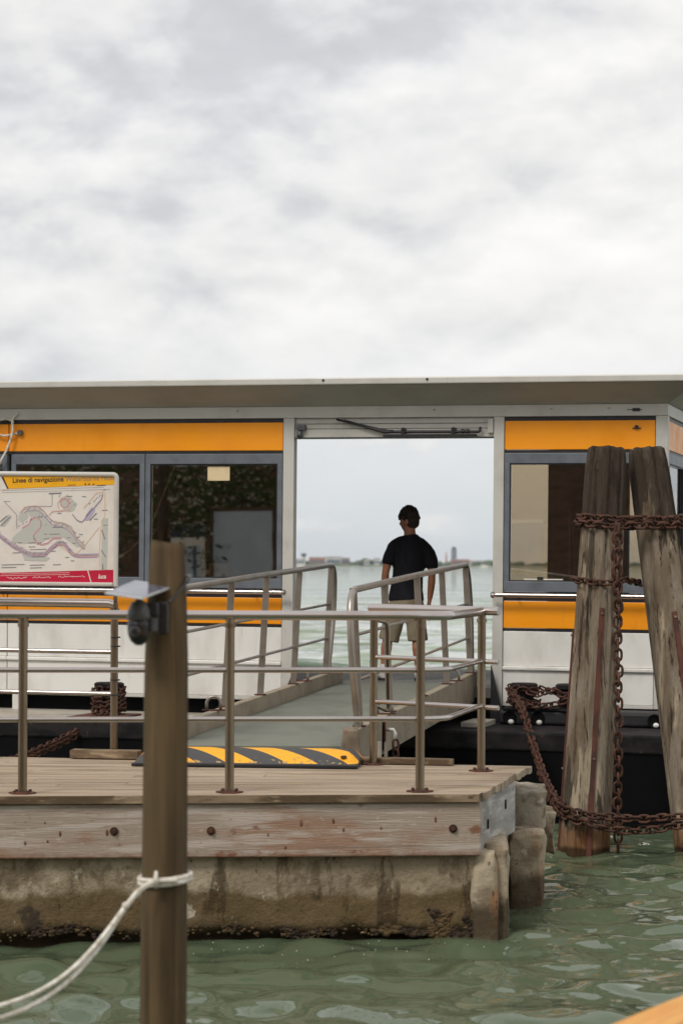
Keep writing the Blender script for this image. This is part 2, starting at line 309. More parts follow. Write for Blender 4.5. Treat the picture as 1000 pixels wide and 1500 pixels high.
# ------------------------------------------------------------------ water, sea bed of the basin, far shore ground
def water():
    xs = list(np.arange(-6.75, 6.7501, .045)); ys = list(np.arange(10.0, 24.0, .045))
    a = .045; v = 6.75
    while v < 9000: a *= 1.28; v += a; xs.append(v); xs.insert(0, -v)
    a = .045; v = 24.0
    while v < 9000: a *= 1.012 if v < 170 else 1.12; v += a; ys.append(v)
    a = .06; v = 10.0
    while v > -300: a *= 1.25; v -= a; ys.insert(0, v)
    xs = np.array(xs); ys = np.array(ys)
    gx, gy = np.meshgrid(xs, ys); dx = np.gradient(xs); dy = np.gradient(ys)
    sp = np.maximum(dx[None, :], dy[:, None])
    chop = 1 + .9 * np.clip((gy - 20) / 12, 0, 1); r = np.random.RandomState(11); z = np.zeros_like(gx)
    for i in range(60):
        lam = .20 * (6.5 ** r.rand()); th = R(90) + r.randn() * 1.0
        k = 2 * PI / lam; amp = .0140 * lam ** 1.0
        ph = r.rand() * 6.283
        w = np.clip(1.4 - sp / (lam * .22), 0, 1)
        wob = .5 * np.sin(gx * .7 / lam + ph) + .5 * np.sin(gy * .9 / lam + 2 * ph)
        s = np.sin(k * (gx * math.cos(th) + gy * math.sin(th)) + ph + wob * .9)
        z += amp * .36 * w * chop * (s + .25 * np.cos(2 * (k * (gx * math.cos(th) + gy * math.sin(th)) + ph + wob * .9)))
    open_ = np.clip((gy - 23) / 10, 0, 1)
    for i in range(40):
        lam = 1.1 * (8 ** r.rand()); th = R(90) + r.randn() * .55; k = 2 * PI / lam; ph = r.rand() * 6.283
        w = np.clip(1.5 - sp / (lam * .25), 0, 1) * open_
        u_ = k * (gx * math.cos(th) + gy * math.sin(th)) + ph + .8 * np.sin(gx * .5 / lam + ph)
        z += .0068 * lam * w * (np.sin(u_) + .3 * np.cos(2 * u_))
    ny, nx = gx.shape
    me = bpy.data.meshes.new('water')
    vs = np.stack([gx, gy, z], -1).reshape(-1, 3)
    idx = np.arange(ny * nx).reshape(ny, nx)
    q = np.stack([idx[:-1, :-1], idx[:-1, 1:], idx[1:, 1:], idx[1:, :-1]], -1).reshape(-1, 4)
    me.vertices.add(len(vs)); me.vertices.foreach_set('co', vs.ravel())
    me.loops.add(q.size); me.loops.foreach_set('vertex_index', q.ravel().astype(np.int32))
    me.polygons.add(len(q)); me.polygons.foreach_set('loop_start', np.arange(0, q.size, 4, dtype=np.int32))
    me.polygons.foreach_set('use_smooth', np.ones(len(q), dtype=bool)); me.update(); me.validate()
    m = bpy.data.materials.new('lagoon_water'); m.use_nodes = True; nt = m.node_tree; N = nt.nodes.new; L = nt.links.new
    b = nt.nodes['Principled BSDF']; b.inputs['Roughness'].default_value = .035; b.inputs['IOR'].default_value = 1.33
    tc = N('ShaderNodeTexCoord')
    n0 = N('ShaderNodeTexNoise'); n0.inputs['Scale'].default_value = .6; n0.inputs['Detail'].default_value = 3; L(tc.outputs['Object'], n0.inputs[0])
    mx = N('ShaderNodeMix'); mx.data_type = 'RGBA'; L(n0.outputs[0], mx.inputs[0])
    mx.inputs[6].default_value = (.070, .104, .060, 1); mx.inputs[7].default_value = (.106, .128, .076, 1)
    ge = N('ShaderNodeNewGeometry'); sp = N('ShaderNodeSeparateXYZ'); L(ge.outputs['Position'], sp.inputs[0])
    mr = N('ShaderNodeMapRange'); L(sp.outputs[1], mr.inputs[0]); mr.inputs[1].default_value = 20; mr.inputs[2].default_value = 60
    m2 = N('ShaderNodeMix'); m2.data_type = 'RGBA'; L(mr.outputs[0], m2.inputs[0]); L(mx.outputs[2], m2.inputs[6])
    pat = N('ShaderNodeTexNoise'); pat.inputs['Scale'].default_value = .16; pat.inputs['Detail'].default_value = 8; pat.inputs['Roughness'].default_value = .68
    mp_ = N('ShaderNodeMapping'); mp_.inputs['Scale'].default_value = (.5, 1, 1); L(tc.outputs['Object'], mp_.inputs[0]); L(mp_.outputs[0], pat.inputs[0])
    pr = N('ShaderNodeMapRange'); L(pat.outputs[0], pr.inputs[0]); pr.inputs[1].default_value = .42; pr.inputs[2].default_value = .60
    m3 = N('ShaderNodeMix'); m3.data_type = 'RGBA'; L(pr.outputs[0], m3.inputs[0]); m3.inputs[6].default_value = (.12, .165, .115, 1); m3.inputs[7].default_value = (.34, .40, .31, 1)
    L(m3.outputs[2], m2.inputs[7])      # the open lagoon: milky silt, plus ripples' light and dark painted into the colour
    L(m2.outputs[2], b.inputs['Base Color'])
    def bumpn(scale, st, dist, strength, prev=None):
        mp = N('ShaderNodeMapping'); mp.inputs['Scale'].default_value = st; L(tc.outputs['Object'], mp.inputs[0])
        n = N('ShaderNodeTexNoise'); n.inputs['Scale'].default_value = scale; n.inputs['Detail'].default_value = 4; L(mp.outputs[0], n.inputs[0])
        bp = N('ShaderNodeBump'); bp.inputs['Strength'].default_value = strength; bp.inputs['Distance'].default_value = dist; L(n.outputs[0], bp.inputs['Height'])
        if prev: L(prev, bp.inputs['Normal'])
        return bp.outputs[0]
    n1 = bumpn(4.0, (.6, 1, 1), .02, .22)          # chop, wavelengths about half a metre
    n0_ = bumpn(.055, (.4, 1, 1), 9.0, 1.0, n1)     # wind lanes far out
    n2 = bumpn(.30, (.45, 1, 1), 1.6, 1.0, n0_)        # longer lagoon waves
    n3 = bumpn(.9, (.5, 1, 1), .60, 1.0, n2)
    # open water is choppier than the sheltered basin in front of the pier
    ge = N('ShaderNodeNewGeometry'); sp = N('ShaderNodeSeparateXYZ'); L(ge.outputs['Position'], sp.inputs[0])
    mr = N('ShaderNodeMapRange'); L(sp.outputs[1], mr.inputs[0]); mr.inputs[1].default_value = 17; mr.inputs[2].default_value = 29
    mv = N('ShaderNodeMix'); mv.data_type = 'VECTOR'; L(mr.outputs[0], mv.inputs[0]); L(n1, mv.inputs[4]); L(n3, mv.inputs[5])
    L(mv.outputs[1], b.inputs['Normal'])
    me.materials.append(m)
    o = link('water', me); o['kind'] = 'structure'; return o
water()
bm_ = MB().box(-9000, 9000, -300, 9000, -4.4, -4.2).build('sea_bed', quay_m); bm_['kind'] = 'structure'

g = MB(); fr_ = random.Random(4)
for i in range(30):
    x = fr_.uniform(-1.0, .3) if i < 20 else fr_.uniform(.3, 2.6); y = 14.85 - abs(fr_.gauss(0, .45)) if x < 1 else fr_.uniform(13.5, 18.5); r_ = fr_.uniform(.002, .005)
    g.lathe([(r_ * .5, -.004), (r_, .0), (r_ * .5, .005)], 6, (x, y, .018 + fr_.uniform(0, .012)))
foam_m = mat('foam', srgb(176, 184, 172), [], .5)
o = g.build('foam_flecks', foam_m, smooth=True, kind='stuff'); tag(o, 'tiny white foam flecks floating on the green water by the pier', 'foam')

# ------------------------------------------------------------------ the far shore, 3 km off
D = 3000.0
shore_m = mat('shore_green', srgb(84, 98, 66), [(srgb(110, 112, 84), .01, X, .4, .6)], .9)
far_leaf = mat('far_foliage', srgb(58, 78, 50), [(srgb(80, 98, 64), .06, X, .45, .6), (srgb(40, 58, 40), .09, X, .5, .65)], .9)
far_brick = mat('far_orange_wall', srgb(190, 124, 92), [(srgb(170, 110, 84), .05, X, .4, .6)], .85)
far_pale = mat('far_pale_wall', srgb(206, 204, 198), [(srgb(180, 180, 176), .05, X, .4, .6)], .85)
far_dark = mat('far_dark_glass', srgb(60, 78, 100), [(srgb(82, 100, 120), .2, (1, 1, 3), .45, .6)], .4)
far_roof = mat('far_roof', srgb(132, 110, 96), [], .85)
pm = F / D  # photo pixels per metre at the shore
def fx(px): return (px - 500) / pm
g = MB()
n = 60
top = [(fx(-400 + 1800 * i / n), D + 14 * math.sin(i * 1.7) + 8 * math.sin(i * .61)) for i in range(n + 1)]
vs = [(x, y, -1.0) for x, y in top] + [(x, y + 8, 1.9) for x, y in top] + [(x, y + 900, 2.2) for x, y in top] + [(x, y + 900, -1.0) for x, y in top]
fs = [(r_ * (n + 1) + i, r_ * (n + 1) + i + 1, (r_ + 1) * (n + 1) + i + 1, (r_ + 1) * (n + 1) + i) for r_ in range(3) for i in range(n)]
g.add(vs, fs); g.build('far_shore', shore_m, kind='structure')
def blob(g, c, sx, sy, sz, seed, nu=9, nv=6):
    vs = []
    for j in range(nv + 1):
        for i in range(nu):
            a = 2 * PI * i / nu; b = PI * j / nv
            p = Vector((math.sin(b) * math.cos(a), math.sin(b) * math.sin(a), math.cos(b)))
            k = 1 + .38 * noise.noise(p * 1.9 + Vector((seed, seed * 2.3, 0)))
            vs.append((c[0] + p.x * sx * k, c[1] + p.y * sy * k, c[2] + p.z * sz * k))
    g.add(vs, [(j * nu + i, j * nu + (i + 1) % nu, (j + 1) * nu + (i + 1) % nu, (j + 1) * nu + i) for j in range(nv) for i in range(nu)])
g = MB()
for i in range(620):
    px = rng.uniform(-300, 1300)
    hh = 3.0 + 2.2 * noise.noise(Vector((px * .03, 0, 0))) + rng.random() * 2.2
    if 520 < px < 575: hh += 3.0 * max(0, math.sin((px - 520) / 55 * PI * 2.2))
    if 455 < px < 505: hh *= .45
    if 735 < px < 850: hh *= .9
    blob(g, (fx(px), D + rng.uniform(14, 90), 1.6 + hh * .45), 3.2 + rng.random() * 4, 5, hh * .62, i * .37, 7, 5)
o = g.build('far_treeline', far_leaf, smooth=True, kind='stuff'); tag(o, 'low green trees massed along the far lagoon shore', 'treeline')
def far_building(name, label, px0, px1, h, mt, y=D + 40, roof=None, bands=0, cat='building', depth=22):
    t = thing(name, label, cat, (fx((px0 + px1) / 2), y, 1.8)); w = (px1 - px0) / pm / 2
    MB().box(-w, w, 0, depth, 0, h).build('wall', mt, t)
    if roof: MB().extr([(-w - .5, -.6, h), (w + .5, -.6, h), (w + .5, depth / 2, h + roof)], (0, 0, .01)) if False else MB().add([(-w - .4, -.5, h), (w + .4, -.5, h), (w + .4, depth + .5, h), (-w - .4, depth + .5, h), (-w - .4, depth / 2, h + roof), (w + .4, depth / 2, h + roof)], [(0, 1, 5, 4), (2, 3, 4, 5), (1, 2, 5), (3, 0, 4), (0, 3, 2, 1)]).build('roof', far_roof, t)
    if bands:
        for k in range(bands):
            z = h * (k + .5) / bands; MB().box(-w * .9, w * .9, -.25, -.05, z - h * .18 / bands, z + h * .18 / bands).build('window', far_dark, t)
    return t
far_building('hangar', 'long low orange brick hangar on the far shore behind left gangway rail', 452, 476, 8.0, far_brick, roof=1.4, bands=1)
far_building('hangar', 'long pale grey warehouse on the far shore right of the orange hangar', 477, 500, 9.0, far_pale, roof=1.0, bands=1)
far_building('warehouse', 'bluish end block at the right end of the pale far warehouse', 500, 512, 7.5, far_roof, roof=1.2, bands=1)
far_building('house', 'small white house among trees on the far shore, left of the man', 533, 541, 5.5, far_pale, y=D + 10, roof=1.6, bands=1)
far_building('house', 'white far house touching the left edge of the man', 548, 556, 6.5, far_pale, y=D + 10, roof=1.8, bands=1)
far_building('shed', 'low pale far building at the left edge of the doorway', 425, 447, 6.0, far_pale, y=D + 8, roof=.8, bands=1)
far_building('office_block', 'low pale red far building between the chimney and the glass tower', 663, 690, 6.5, far_brick, roof=1.0, bands=1)
far_building('office_block', 'low pale far building right of the dark tower', 690, 715, 5.0, far_pale, y=D + 20, roof=.9, bands=1)
t = far_building('glass_tower', 'tall dark blue tower block on the far shore at right of the doorway', 669.5, 677.5, 21.5, far_dark, y=D + 160, cat='tower', depth=8)
for k in range(9): MB().box(-3.55, 3.55, -.3, -.02, 2 + k * 2.15, 2.5 + k * 2.15).build('floor_band', far_pale, t)
MB().box(-2.4, 2.4, 1.5, 6.5, 21.5, 24).build('roof_cap', far_dark, t)
t = thing('chimney', 'slim red and pale far chimney left of the dark tower', 'chimney', (fx(661), D + 150, 1.8))
MB().lathe([(1.3, 0), (1.0, 12), (1.0, 16.5)], 8).build('stack', far_brick, t)
MB().lathe([(1.15, 13.4), (1.15, 15)], 8).build('painted_band', far_pale, t)
t = thing('control_tower', 'pale airport control tower with wide cab on the far left shore', 'tower', (fx(443.5), D + 60, 1.8))
MB().lathe([(2.6, 0), (1.9, 9.5), (2.2, 10)], 10).build('shaft', far_pale, t)
MB().lathe([(2.2, 10), (3.5, 11.4), (3.6, 13.6), (2.4, 14.0)], 10).build('cab', far_dark, t)
MB().lathe([(3.2, 13.9), (3.0, 14.6), (.3, 15.0)], 10).build('roof', far_pale, t)
for i, (px, s, lab) in enumerate([(439, 1.0, 'tiny white motorboat on the far water at left of the doorway'), (708, 1.1, 'tiny white motorboat on the far water at right of the doorway')]):
    t = thing('motor_boat', lab, 'boat', (fx(px) * .8, D * .8, 0))
    MB().add([(-4 * s, -1, .1), (3.5 * s, -1, .1), (3.5 * s, 1, .1), (-4 * s, 1, .1), (-4.2 * s, -1.3, 1.3), (5.2 * s, -.3, 1.7), (5.2 * s, .3, 1.7), (-4.2 * s, 1.3, 1.3)], [(0, 3, 2, 1), (4, 5, 6, 7), (0, 1, 5, 4), (1, 2, 6, 5), (2, 3, 7, 6), (3, 0, 4, 7)]).build('hull', boat_white, t)
    MB().box(-2.5 * s, 1.6 * s, -.8, .8, 1.4, 2.7).build('cabin', boat_white, t)

# ------------------------------------------------------------------ the floating landing stage (local axes: x along its front, y inwards)
ROT = Matrix.Rotation(R(-14.8), 4, 'Z') @ Matrix.Rotation(R(.22), 4, 'Y')
PON = thing('landing_stage', 'white floating landing stage with orange bands, bronze windows and flat overhanging roof', 'landing stage', (.493, 23.6, 0), ROT)
PL, PR, DP = -9.0, 2.669, 4.0
def part(mb, name, m, parent=PON, **k): return mb.build(name, m, parent, **k)
# roof
o_ = .37
part(MB().box(PL - .37, PR + o_, -o_, DP + o_, 4.075, 4.143), 'roof', aluminium, bevel=.012)
def ring(x0, x1, y0, y1, z): return [(x0, y0, z), (x1, y0, z), (x1, y1, z), (x0, y1, z)]
a = ring(PL - .33, PR + o_ - .03, -o_ + .03, DP + o_ - .03, 4.073); b = ring(PL, PR + .004, -.004, DP + .004, 3.892)
part(MB().add(a + b, [(0, 1, 5, 4), (1, 2, 6, 5), (2, 3, 7, 6), (3, 0, 4, 7)]), 'soffit', soffit_m, recalc=False)
part(MB().box(PL + .1, PR - .1, .1, DP - .1, 3.90, 3.93), 'ceiling', ceiling_m)
part(MB().box(PL, PR, 0, .10, 3.777, 3.89), 'beam', aluminium, bevel=.004)
part(MB().box(PR - .10, PR, .103, DP, 3.777, 3.89), 'beam', aluminium, bevel=.004)
part(MB().box(PL, PR - .103, DP - .1, DP, 3.777, 3.89), 'beam', aluminium, bevel=.004)
for x in (-7.6, -4.9, -1.6, .4, 1.55, 2.1): part(MB().tube([(x, -.012, 3.85), (x, .01, 3.85)], .009, 8), 'bolt', steel)
for x in (-.62, .41): part(MB().box(x - .012, x + .012, -.376, -.366, 4.112, 4.126).box(x - .004, x + .004, -.38, -.366, 4.104, 4.13), 'roof_clip', black_trim)
# posts
for x0, x1, z1 in ((-1.124, -1.012, 3.775), (.99, 1.091, 3.775), (2.553, PR, 3.775)):
    part(MB().box(x0, x1, 0, .11, .985, z1), 'door_post' if x1 < 2 else 'corner_post', aluminium, bevel=.005)
part(MB().box(PR - .115, PR, DP - .115, DP, .985, 3.775), 'corner_post', aluminium, bevel=.005)
part(MB().box(-2.34, -2.23, DP - .11, DP, 1.15, 3.775), 'corner_post', aluminium, bevel=.005)
# wall bays
def bay(x0, x1, panes, back=False, parent=PON, T=lambda p: p):
    def bx(g, x0, x1, y0, y1, z0, z1):
        p = [(x0, y0, z0), (x1, y0, z0), (x1, y1, z0), (x0, y1, z0), (x0, y0, z1), (x1, y0, z1), (x1, y1, z1), (x0, y1, z1)]
        return g.box8([T(q) for q in p])
    part(bx(MB(), x0, x1, .025, .07, 3.738, 3.775), 'black_strip', black_trim)
    part(bx(MB(), x0 + .004, x1 - .004, .012, .06, 3.458, 3.735), 'orange_panel', orange, bevel=.004)
    part(bx(MB(), x0, x1, .02, .07, 3.428, 3.455), 'black_strip', black_trim)
    part(bx(MB(), x0, x1, .02, .07, 2.0, 2.085), 'black_strip', black_trim)  # black band built in for the shade below the hand rail
    part(bx(MB(), x0 + .004, x1 - .004, .012, .06, 1.738, 2.0 - .003), 'orange_panel', orange, bevel=.004)
    part(bx(MB(), x0, x1, .02, .07, 1.708, 1.735), 'black_strip', black_trim)
    part(bx(MB(), x0 + .003, x1 - .003, .015, .06, 1.372, 1.705), 'white_panel', white_panel, bevel=.004)
    part(bx(MB(), x0, x1, -.012, .06, 1.332, 1.369), 'rub_rail', white_panel, bevel=.008)
    part(bx(MB(), x0 + .003, x1 - .003, .015, .06, 1.02, 1.329), 'white_panel', white_panel, bevel=.004)
    part(bx(MB(), x0, x1, .005, .07, .985, 1.017), 'sill_strip', aluminium, bevel=.003)
    for (p0, p1) in panes:
        f = .052
        w = MB(); z0, z1 = 2.088, 3.425
        bx(w, p0, p1, 0, .07, z1 - .10, z1); bx(w, p0, p1, 0, .07, z0, z0 + .10)
        bx(w, p0, p0 + f, 0, .07, z0 + .10, z1 - .10); bx(w, p1 - f, p1, 0, .07, z0 + .10, z1 - .10)
        wd = part(w, 'window', frame_grey, bevel=.004)
        gk = MB()
        for q in ((p0 + f, p1 - f, .012, .03, z1 - .112, z1 - .1), (p0 + f, p1 - f, .012, .03, z0 + .1, z0 + .112), (p0 + f, p0 + f + .01, .012, .03, z0 + .112, z1 - .112), (p1 - f - .01, p1 - f, .012, .03, z0 + .112, z1 - .112)): bx(gk, *q)
        part(gk, 'gasket', black_trim, wd)
        part(bx(MB(), p0 + f + .01, p1 - f - .01, .035, .041, z0 + .112, z1 - .112), 'pane', glass, wd)
bay(-9.0, -6.8, [(-8.9, -7.0)])
bay(-6.797, -4.04, [(-6.7, -5.40), (-5.35, -4.05)])
bay(-4.037, -1.127, [(-4.005 + .0, -2.568), (-2.56, -1.13)])
bay(1.094, 2.55, [(1.097, 2.547)])
# right-hand end wall (same bay turned a quarter)
TS = lambda p: (PR - p[1], p[0], p[2])
bay(.113, 3.88, [(.12, 1.38), (1.385, 2.63), (2.635, 3.875)], T=TS)
part(MB().tube([(PR - 1.0, .5, 2.9), (PR - 1.0, .5, 1.2)], .02, 8), 'inner_pole', black_trim)
# back wall: dark to the left, dark partition, then glass on the right
part(MB().box(-9, -2.342, DP - .08, DP, 1.15, 3.775), 'back_wall', interior_m)
part(MB().box(.962, 1.75, DP - .08, DP, 1.15, 3.775), 'back_wall', interior_m)
part(MB().box(1.752, 2.55, DP - .08, DP, 1.15, 2.0), 'back_wall', interior_m)
part(MB().box(.84, .96, DP - .09, DP + .005, 1.15, 3.775), 'corner_post', interior_m)
# floor, header over the door, operator gear
part(MB().box(PL + .02, PR - .02, .12, DP - .01, 1.05, 1.15), 'floor', floor_m)
hd = part(MB().box(-1.01, .988, .02, .09, 3.585, 3.665), 'door_header', aluminium, bevel=.004)
part(MB().box(-1.01, .988, .03, .09, 3.672, 3.715), 'slat', aluminium, hd, bevel=.003)
part(MB().box(-1.01, .988, .04, .09, 3.722, 3.774), 'slat', aluminium, hd, bevel=.003)
part(MB().box(-1.0, .98, .10, .13, 3.578, 3.60), 'shadow_gap', black_trim, hd)
gear = part(MB().box(-.10, .82, -.05, .02, 3.585, 3.612), 'door_operator', black_trim, bevel=.004)
part(MB().tube(fillet([(-.58, -.01, 3.76), (-.12, -.02, 3.655), (.0, -.03, 3.64)], .08), .011, 8), 'arm', black_trim, gear, smooth=True)
part(MB().tube(fillet([(-.5, -.012, 3.745), (-.10, -.025, 3.635), (.86, -.03, 3.632), (.86, -.02, 3.675)], .03), .014, 8), 'arm', black_trim, gear, smooth=True)
for x in (.10, .60): part(MB().box(x - .018, x + .018, -.055, .018, 3.613, 3.67).tube([(x, -.06, 3.66), (x, .0, 3.66)], .016, 8), 'bracket', black_trim, gear)
for x in (.69, .74): part(MB().lathe([(.02, -.02), (.024, 0), (.02, .02)], 10, (x, -.03, 3.636), 'x'), 'coupling', black_trim, gear)
# stand-off hand rails on the front wall
def handrail(x0, x1, cap):
    h = part(MB().tube([(x0, -.10, 2.055), (x1, -.10, 2.055)], .021, 12), 'hand_rail', steel, smooth=40)
    part(MB().lathe([(.021, 0), (.03, .01), (.03, .03), (.012, .045)], 12, (x1 if cap > 0 else x0 - .045, -.10, 2.055), 'x'), 'end_cap', steel, h)
    x = x0 + .2
    while x < x1 - .05:
        part(MB().tube([(x, -.10, 2.05), (x, .02, 2.04)], .009, 8), 'bracket', steel, h); x += .9
handrail(-8.8, -1.10, 1); handrail(1.04, 2.52, -1)
# hanging cable at the left
part(MB().tube(fillet([(-3.93, -.01, 3.845), (-3.99, -.03, 3.79), (-3.965, -.05, 3.66), (-4.03, -.05, 3.47), (-4.13, -.06, 3.30), (-4.3, -.06, 2.6)], .12, 8), .011, 8), 'hanging_cable', rope_m, smooth=True)
part(MB().tube([(-3.905 + .0, .0, 3.645)] + [(-4.06 + .115 * math.cos(R(q)), -.035, 3.70 + .085 * math.sin(R(q))) for q in range(-60, -330, -22)], .010, 8), 'hanging_cable', rope_m, smooth=True)
part(MB().lathe([(.028, -.02), (.028, .01)], 10, (-3.905, -.005, 3.648), 'y'), 'cable_gland', plastic_grey)
part(MB().box(2.33, 2.40, -.01, .0, 3.82, 3.85).box(2.28, 2.42, -.006, .0, 3.832, 3.838), 'fitting', black_trim)
part(MB().lathe([(.02, -.012), (.02, .013)], 8, (2.37, 0, 3.67), 'y').box(2.33, 2.41, .0, .013, 3.655, 3.663), 'fitting', black_trim)
part(MB().tube(fillet([(-2.30, .2, 3.36), (-2.47, .2, 2.95), (-2.62, .22, 2.62), (-2.90, .25, 2.38), (-3.3, .3, 2.28)], .5, 8), .011, 8), 'hanging_cable', rope_m, smooth=True)
# hull
HZ = .835
part(MB().box(PL - .3, PR + 2.2, -1.4, DP + 1.2, -.6, HZ - .06), 'hull', hull_m, bevel=.03)
part(MB().box(PL - .3, PR + 2.2, -1.42, -1.30, HZ - .17, HZ), 'hull_rim', hull_rim, bevel=.02)
part(MB().box(PL - .3, -1.3, -1.297, .12, HZ - .06, HZ), 'hull_deck', ledge_m)
part(MB().box(-1.297, PR + 2.2, -1.297, .12, HZ - .06, HZ - .003), 'hull_deck', hull_rim)
part(MB().box(PL, PR, .13, .3, HZ, 1.05), 'skirt', hull_m)
for x in (-3.93, -6.2): part(MB().box(x - .04, x + .04, .0, .05, HZ, .985), 'leg', white_panel)
# black bulwark at the right with round scuppers
bw = part(MB().box(1.14, PR + 2.0, -.42, -.02, HZ, .975), 'bulwark', rubber, bevel=.03, seg=3)
for x in (1.25, 1.52, 1.85, 2.62, 3.2):
    part(MB().lathe([(.052, -.005), (.062, -.012), (.066, -.004), (.066, .01)], 18, (x, -.425, .90), 'y'), 'scupper', hull_m, bw, smooth=40)
    part(MB().lathe([(.004, .025), (.022, .018), (.03, 0), (.02, -.018), (.004, -.024)], 10, (x + .018, -.448, .862), 'z'), 'scupper_plug', white_panel, bw, smooth=True)
part(MB().extr([(1.0, -.10, .84), (1.14, -.10, .84), (1.0, -.10, 1.38)], (0, .04, 0)), 'gusset', black_trim)
part(MB().extr([(-1.0, -.10, .9), (-1.12, -.10, .9), (-1.0, -.10, 1.22)], (0, .04, 0)), 'gusset', black_trim)
part(MB().box(.9, 1.12, -1.0, -.45, HZ, HZ + .05), 'deck_plate', ledge_m, bevel=.006)
# bollards (twin right, single left)
def bollard(x, y, z, h, r):
    b = part(MB().lathe([(r * 1.5, 0), (r * 1.5, .02), (r, .025), (r * .92, h * .5), (r, h - .06), (r * 1.25, h - .045), (r * 1.28, h - .012), (r * 1.1, h)], 22, (x, y, z)), 'bollard', hull_rim, smooth=35)
    return b
bollard(1.36, -.30, .975, .25, .105); bollard(1.80, -.30, .975, .25, .105)
part(MB().box(1.18, 2.02, -.43, -.1, .977, .995), 'bollard_plate', hull_rim)
bollard(-2.66, -.72, HZ, .33, .115)
part(MB().box(-2.9, -2.4, -1.25, -.5, HZ + .002, HZ + .02), 'bollard_plate', strap_m)
# things inside the waiting room, seen through the glass
def inside(name, label, cat, x, y, z=1.15, rz=0): return thing(name, label, cat, MW[PON.name] @ Vector((x, y, z)), ROT @ Matrix.Rotation(rz, 4, 'Z'))
grey_board = mat('grey_board', srgb(188, 196, 200), [(srgb(170, 178, 184), 3, X, .4, .7, .6)], .5)
brown_frame = mat('brown_frame', srgb(120, 96, 72), [], .5)
blue_m = mat('poster_blue', srgb(88, 98, 128), [], .5)
t = inside('paper_notice', 'tan paper notice taped high on the window left of the door', 'notice', -1.80, .030, 3.16)
MB().box(-.115, .115, 0, .002, 0, .14).build('sheet', paper_tan, t)
t = inside('paper_notice', 'pale paper notice low on the window beside the grey board', 'notice', -1.80, .046, 2.205)
MB().box(-.10, .10, 0, .002, 0, .13).build('sheet', paper_tan, t)
t = inside('window_sticker', 'thin white strip stuck along the bottom of the right window', 'sticker', 1.45, .032, 2.203)
MB().box(-.16, .22, 0, .002, 0, .012).build('strip', paper, t); MB().box(-.03, .03, -.003, 0, 0, .03).build('latch', black_trim, t)
t = inside('bench', 'dark long bench in the waiting room behind the left windows', 'bench', -3.6, 2.9)
MB().box(-1.2, 1.2, -.2, .2, .42, .46).build('seat', brown_frame, t)
for x in (-1.0, 1.0): MB().box(x - .03, x + .03, -.18, .18, 0, .42).build('leg', black_trim, t)
# small camera at the top left corner of the doorway
t = inside('security_camera', 'small grey camera at the top left corner of the doorway', 'camera', -.955, .0, 3.60)
MB().box(-.03, .06, -.03, .05, .055, .11).build('bracket', plastic_grey, t, bevel=.006)
MB().lathe([(.012, .055), (.03, .04), (.034, .0), (.026, -.024), (.008, -.034)], 14, (0, -.01, 0)).build('dome', plastic_grey, t, smooth=True)
MB().lathe([(.012, -.012), (.012, .004)], 10, (0, -.045, -.005), 'y').build('lens', plastic_black, t)
# gate box at the top right of the doorway
part(MB().box(.93, .985, -.01, .02, 3.62, 3.76), 'switch_plate', aluminium, bevel=.004)

# ------------------------------------------------------------------ the pier (wooden deck on a concrete base)
DZ = .92
def fr(x): return 14.87 + (x + .0) * .0988      # depth of deck front edge at x
A0 = (-5.0, fr(-5.0)); A1 = (.864, fr(.864)); B1 = (1.34, 17.10); B0 = (-5.0, 18.05)
PIER = thing('pier', 'weathered wooden pier deck on a stained concrete base in green water', 'pier', (-1.5, 16, 0))
def wp(mb, name, m, parent=PIER, **k): return mb.build(name, m, parent, world=True, **k)
NP = 17
for i in range(NP):
    t0 = i / NP; t1 = (i + .985) / NP
    a0 = lerp(A0, B0, t0); a1 = lerp(A1, B1, t0); b0 = lerp(A0, B0, t1); b1 = lerp(A1, B1, t1)
    j = rng.uniform(-.012, .018); dz = rng.uniform(-.003, .002); e = (a1[0] + j, a1[1]); f_ = (b1[0] + j, b1[1])
    # two boards butt end to end along each row
    cut = rng.uniform(.25, .75)
    ma = lerp(a0, e, cut); mb_ = lerp(b0, f_, cut)
    for (p, q, r_, s_) in ((a0, lerp(a0, ma, .999), lerp(b0, mb_, .999), b0), (ma, e, f_, mb_)):
        g = MB().box8([(*p, DZ - .05), (*q, DZ - .05), (*r_, DZ - .05), (*s_, DZ - .05), (*p, DZ + dz), (*q, DZ + dz), (*r_, DZ + dz), (*s_, DZ + dz)])
        o = wp(g, 'plank', deck_wood if i else deck_edge, bevel=.003)
        if i == 0:
            o.data.materials.append(deck_wood)
            for pl in o.data.polygons:
                if pl.normal.z > .9: pl.material_index = 1
# fascia boards under the deck: front (two boards) and right side
def board(p, q, th, z0, z1, name, m, bevel=.01):
    d = (Vector((*q, 0)) - Vector((*p, 0))).normalized(); nrm = Vector((-d.y, d.x, 0)) * th
    P = [Vector((*p, 0)), Vector((*q, 0)), Vector((*q, 0)) + nrm, Vector((*p, 0)) + nrm]
    g = MB().box8([(v.x, v.y, z0) for v in P] + [(v.x, v.y, z1) for v in P])
    g.v = [(x - P[0].x, y - P[0].y, z - z0) for x, y, z in g.v]
    o = g.build(name, m, PIER, bevel=bevel); o.location = Vector((P[0].x, P[0].y, z0)) - Vector(PIER.location)
    MW[o.name] = Matrix.Translation((P[0].x, P[0].y, z0)); return o
fo = .03
b1 = board((-5, fr(-5) + fo), (-2.46, fr(-2.46) + fo), .10, .537, .867, 'fascia_board', fascia_wood)
b2 = board((-2.455, fr(-2.455) + fo), (.874, fr(.874) + fo), .10, .535, .867, 'fascia_board', fascia_wood)
b3 = board((.876, 15.05), (1.185, 16.37), .08, .535, .867, 'side_board', side_wood)
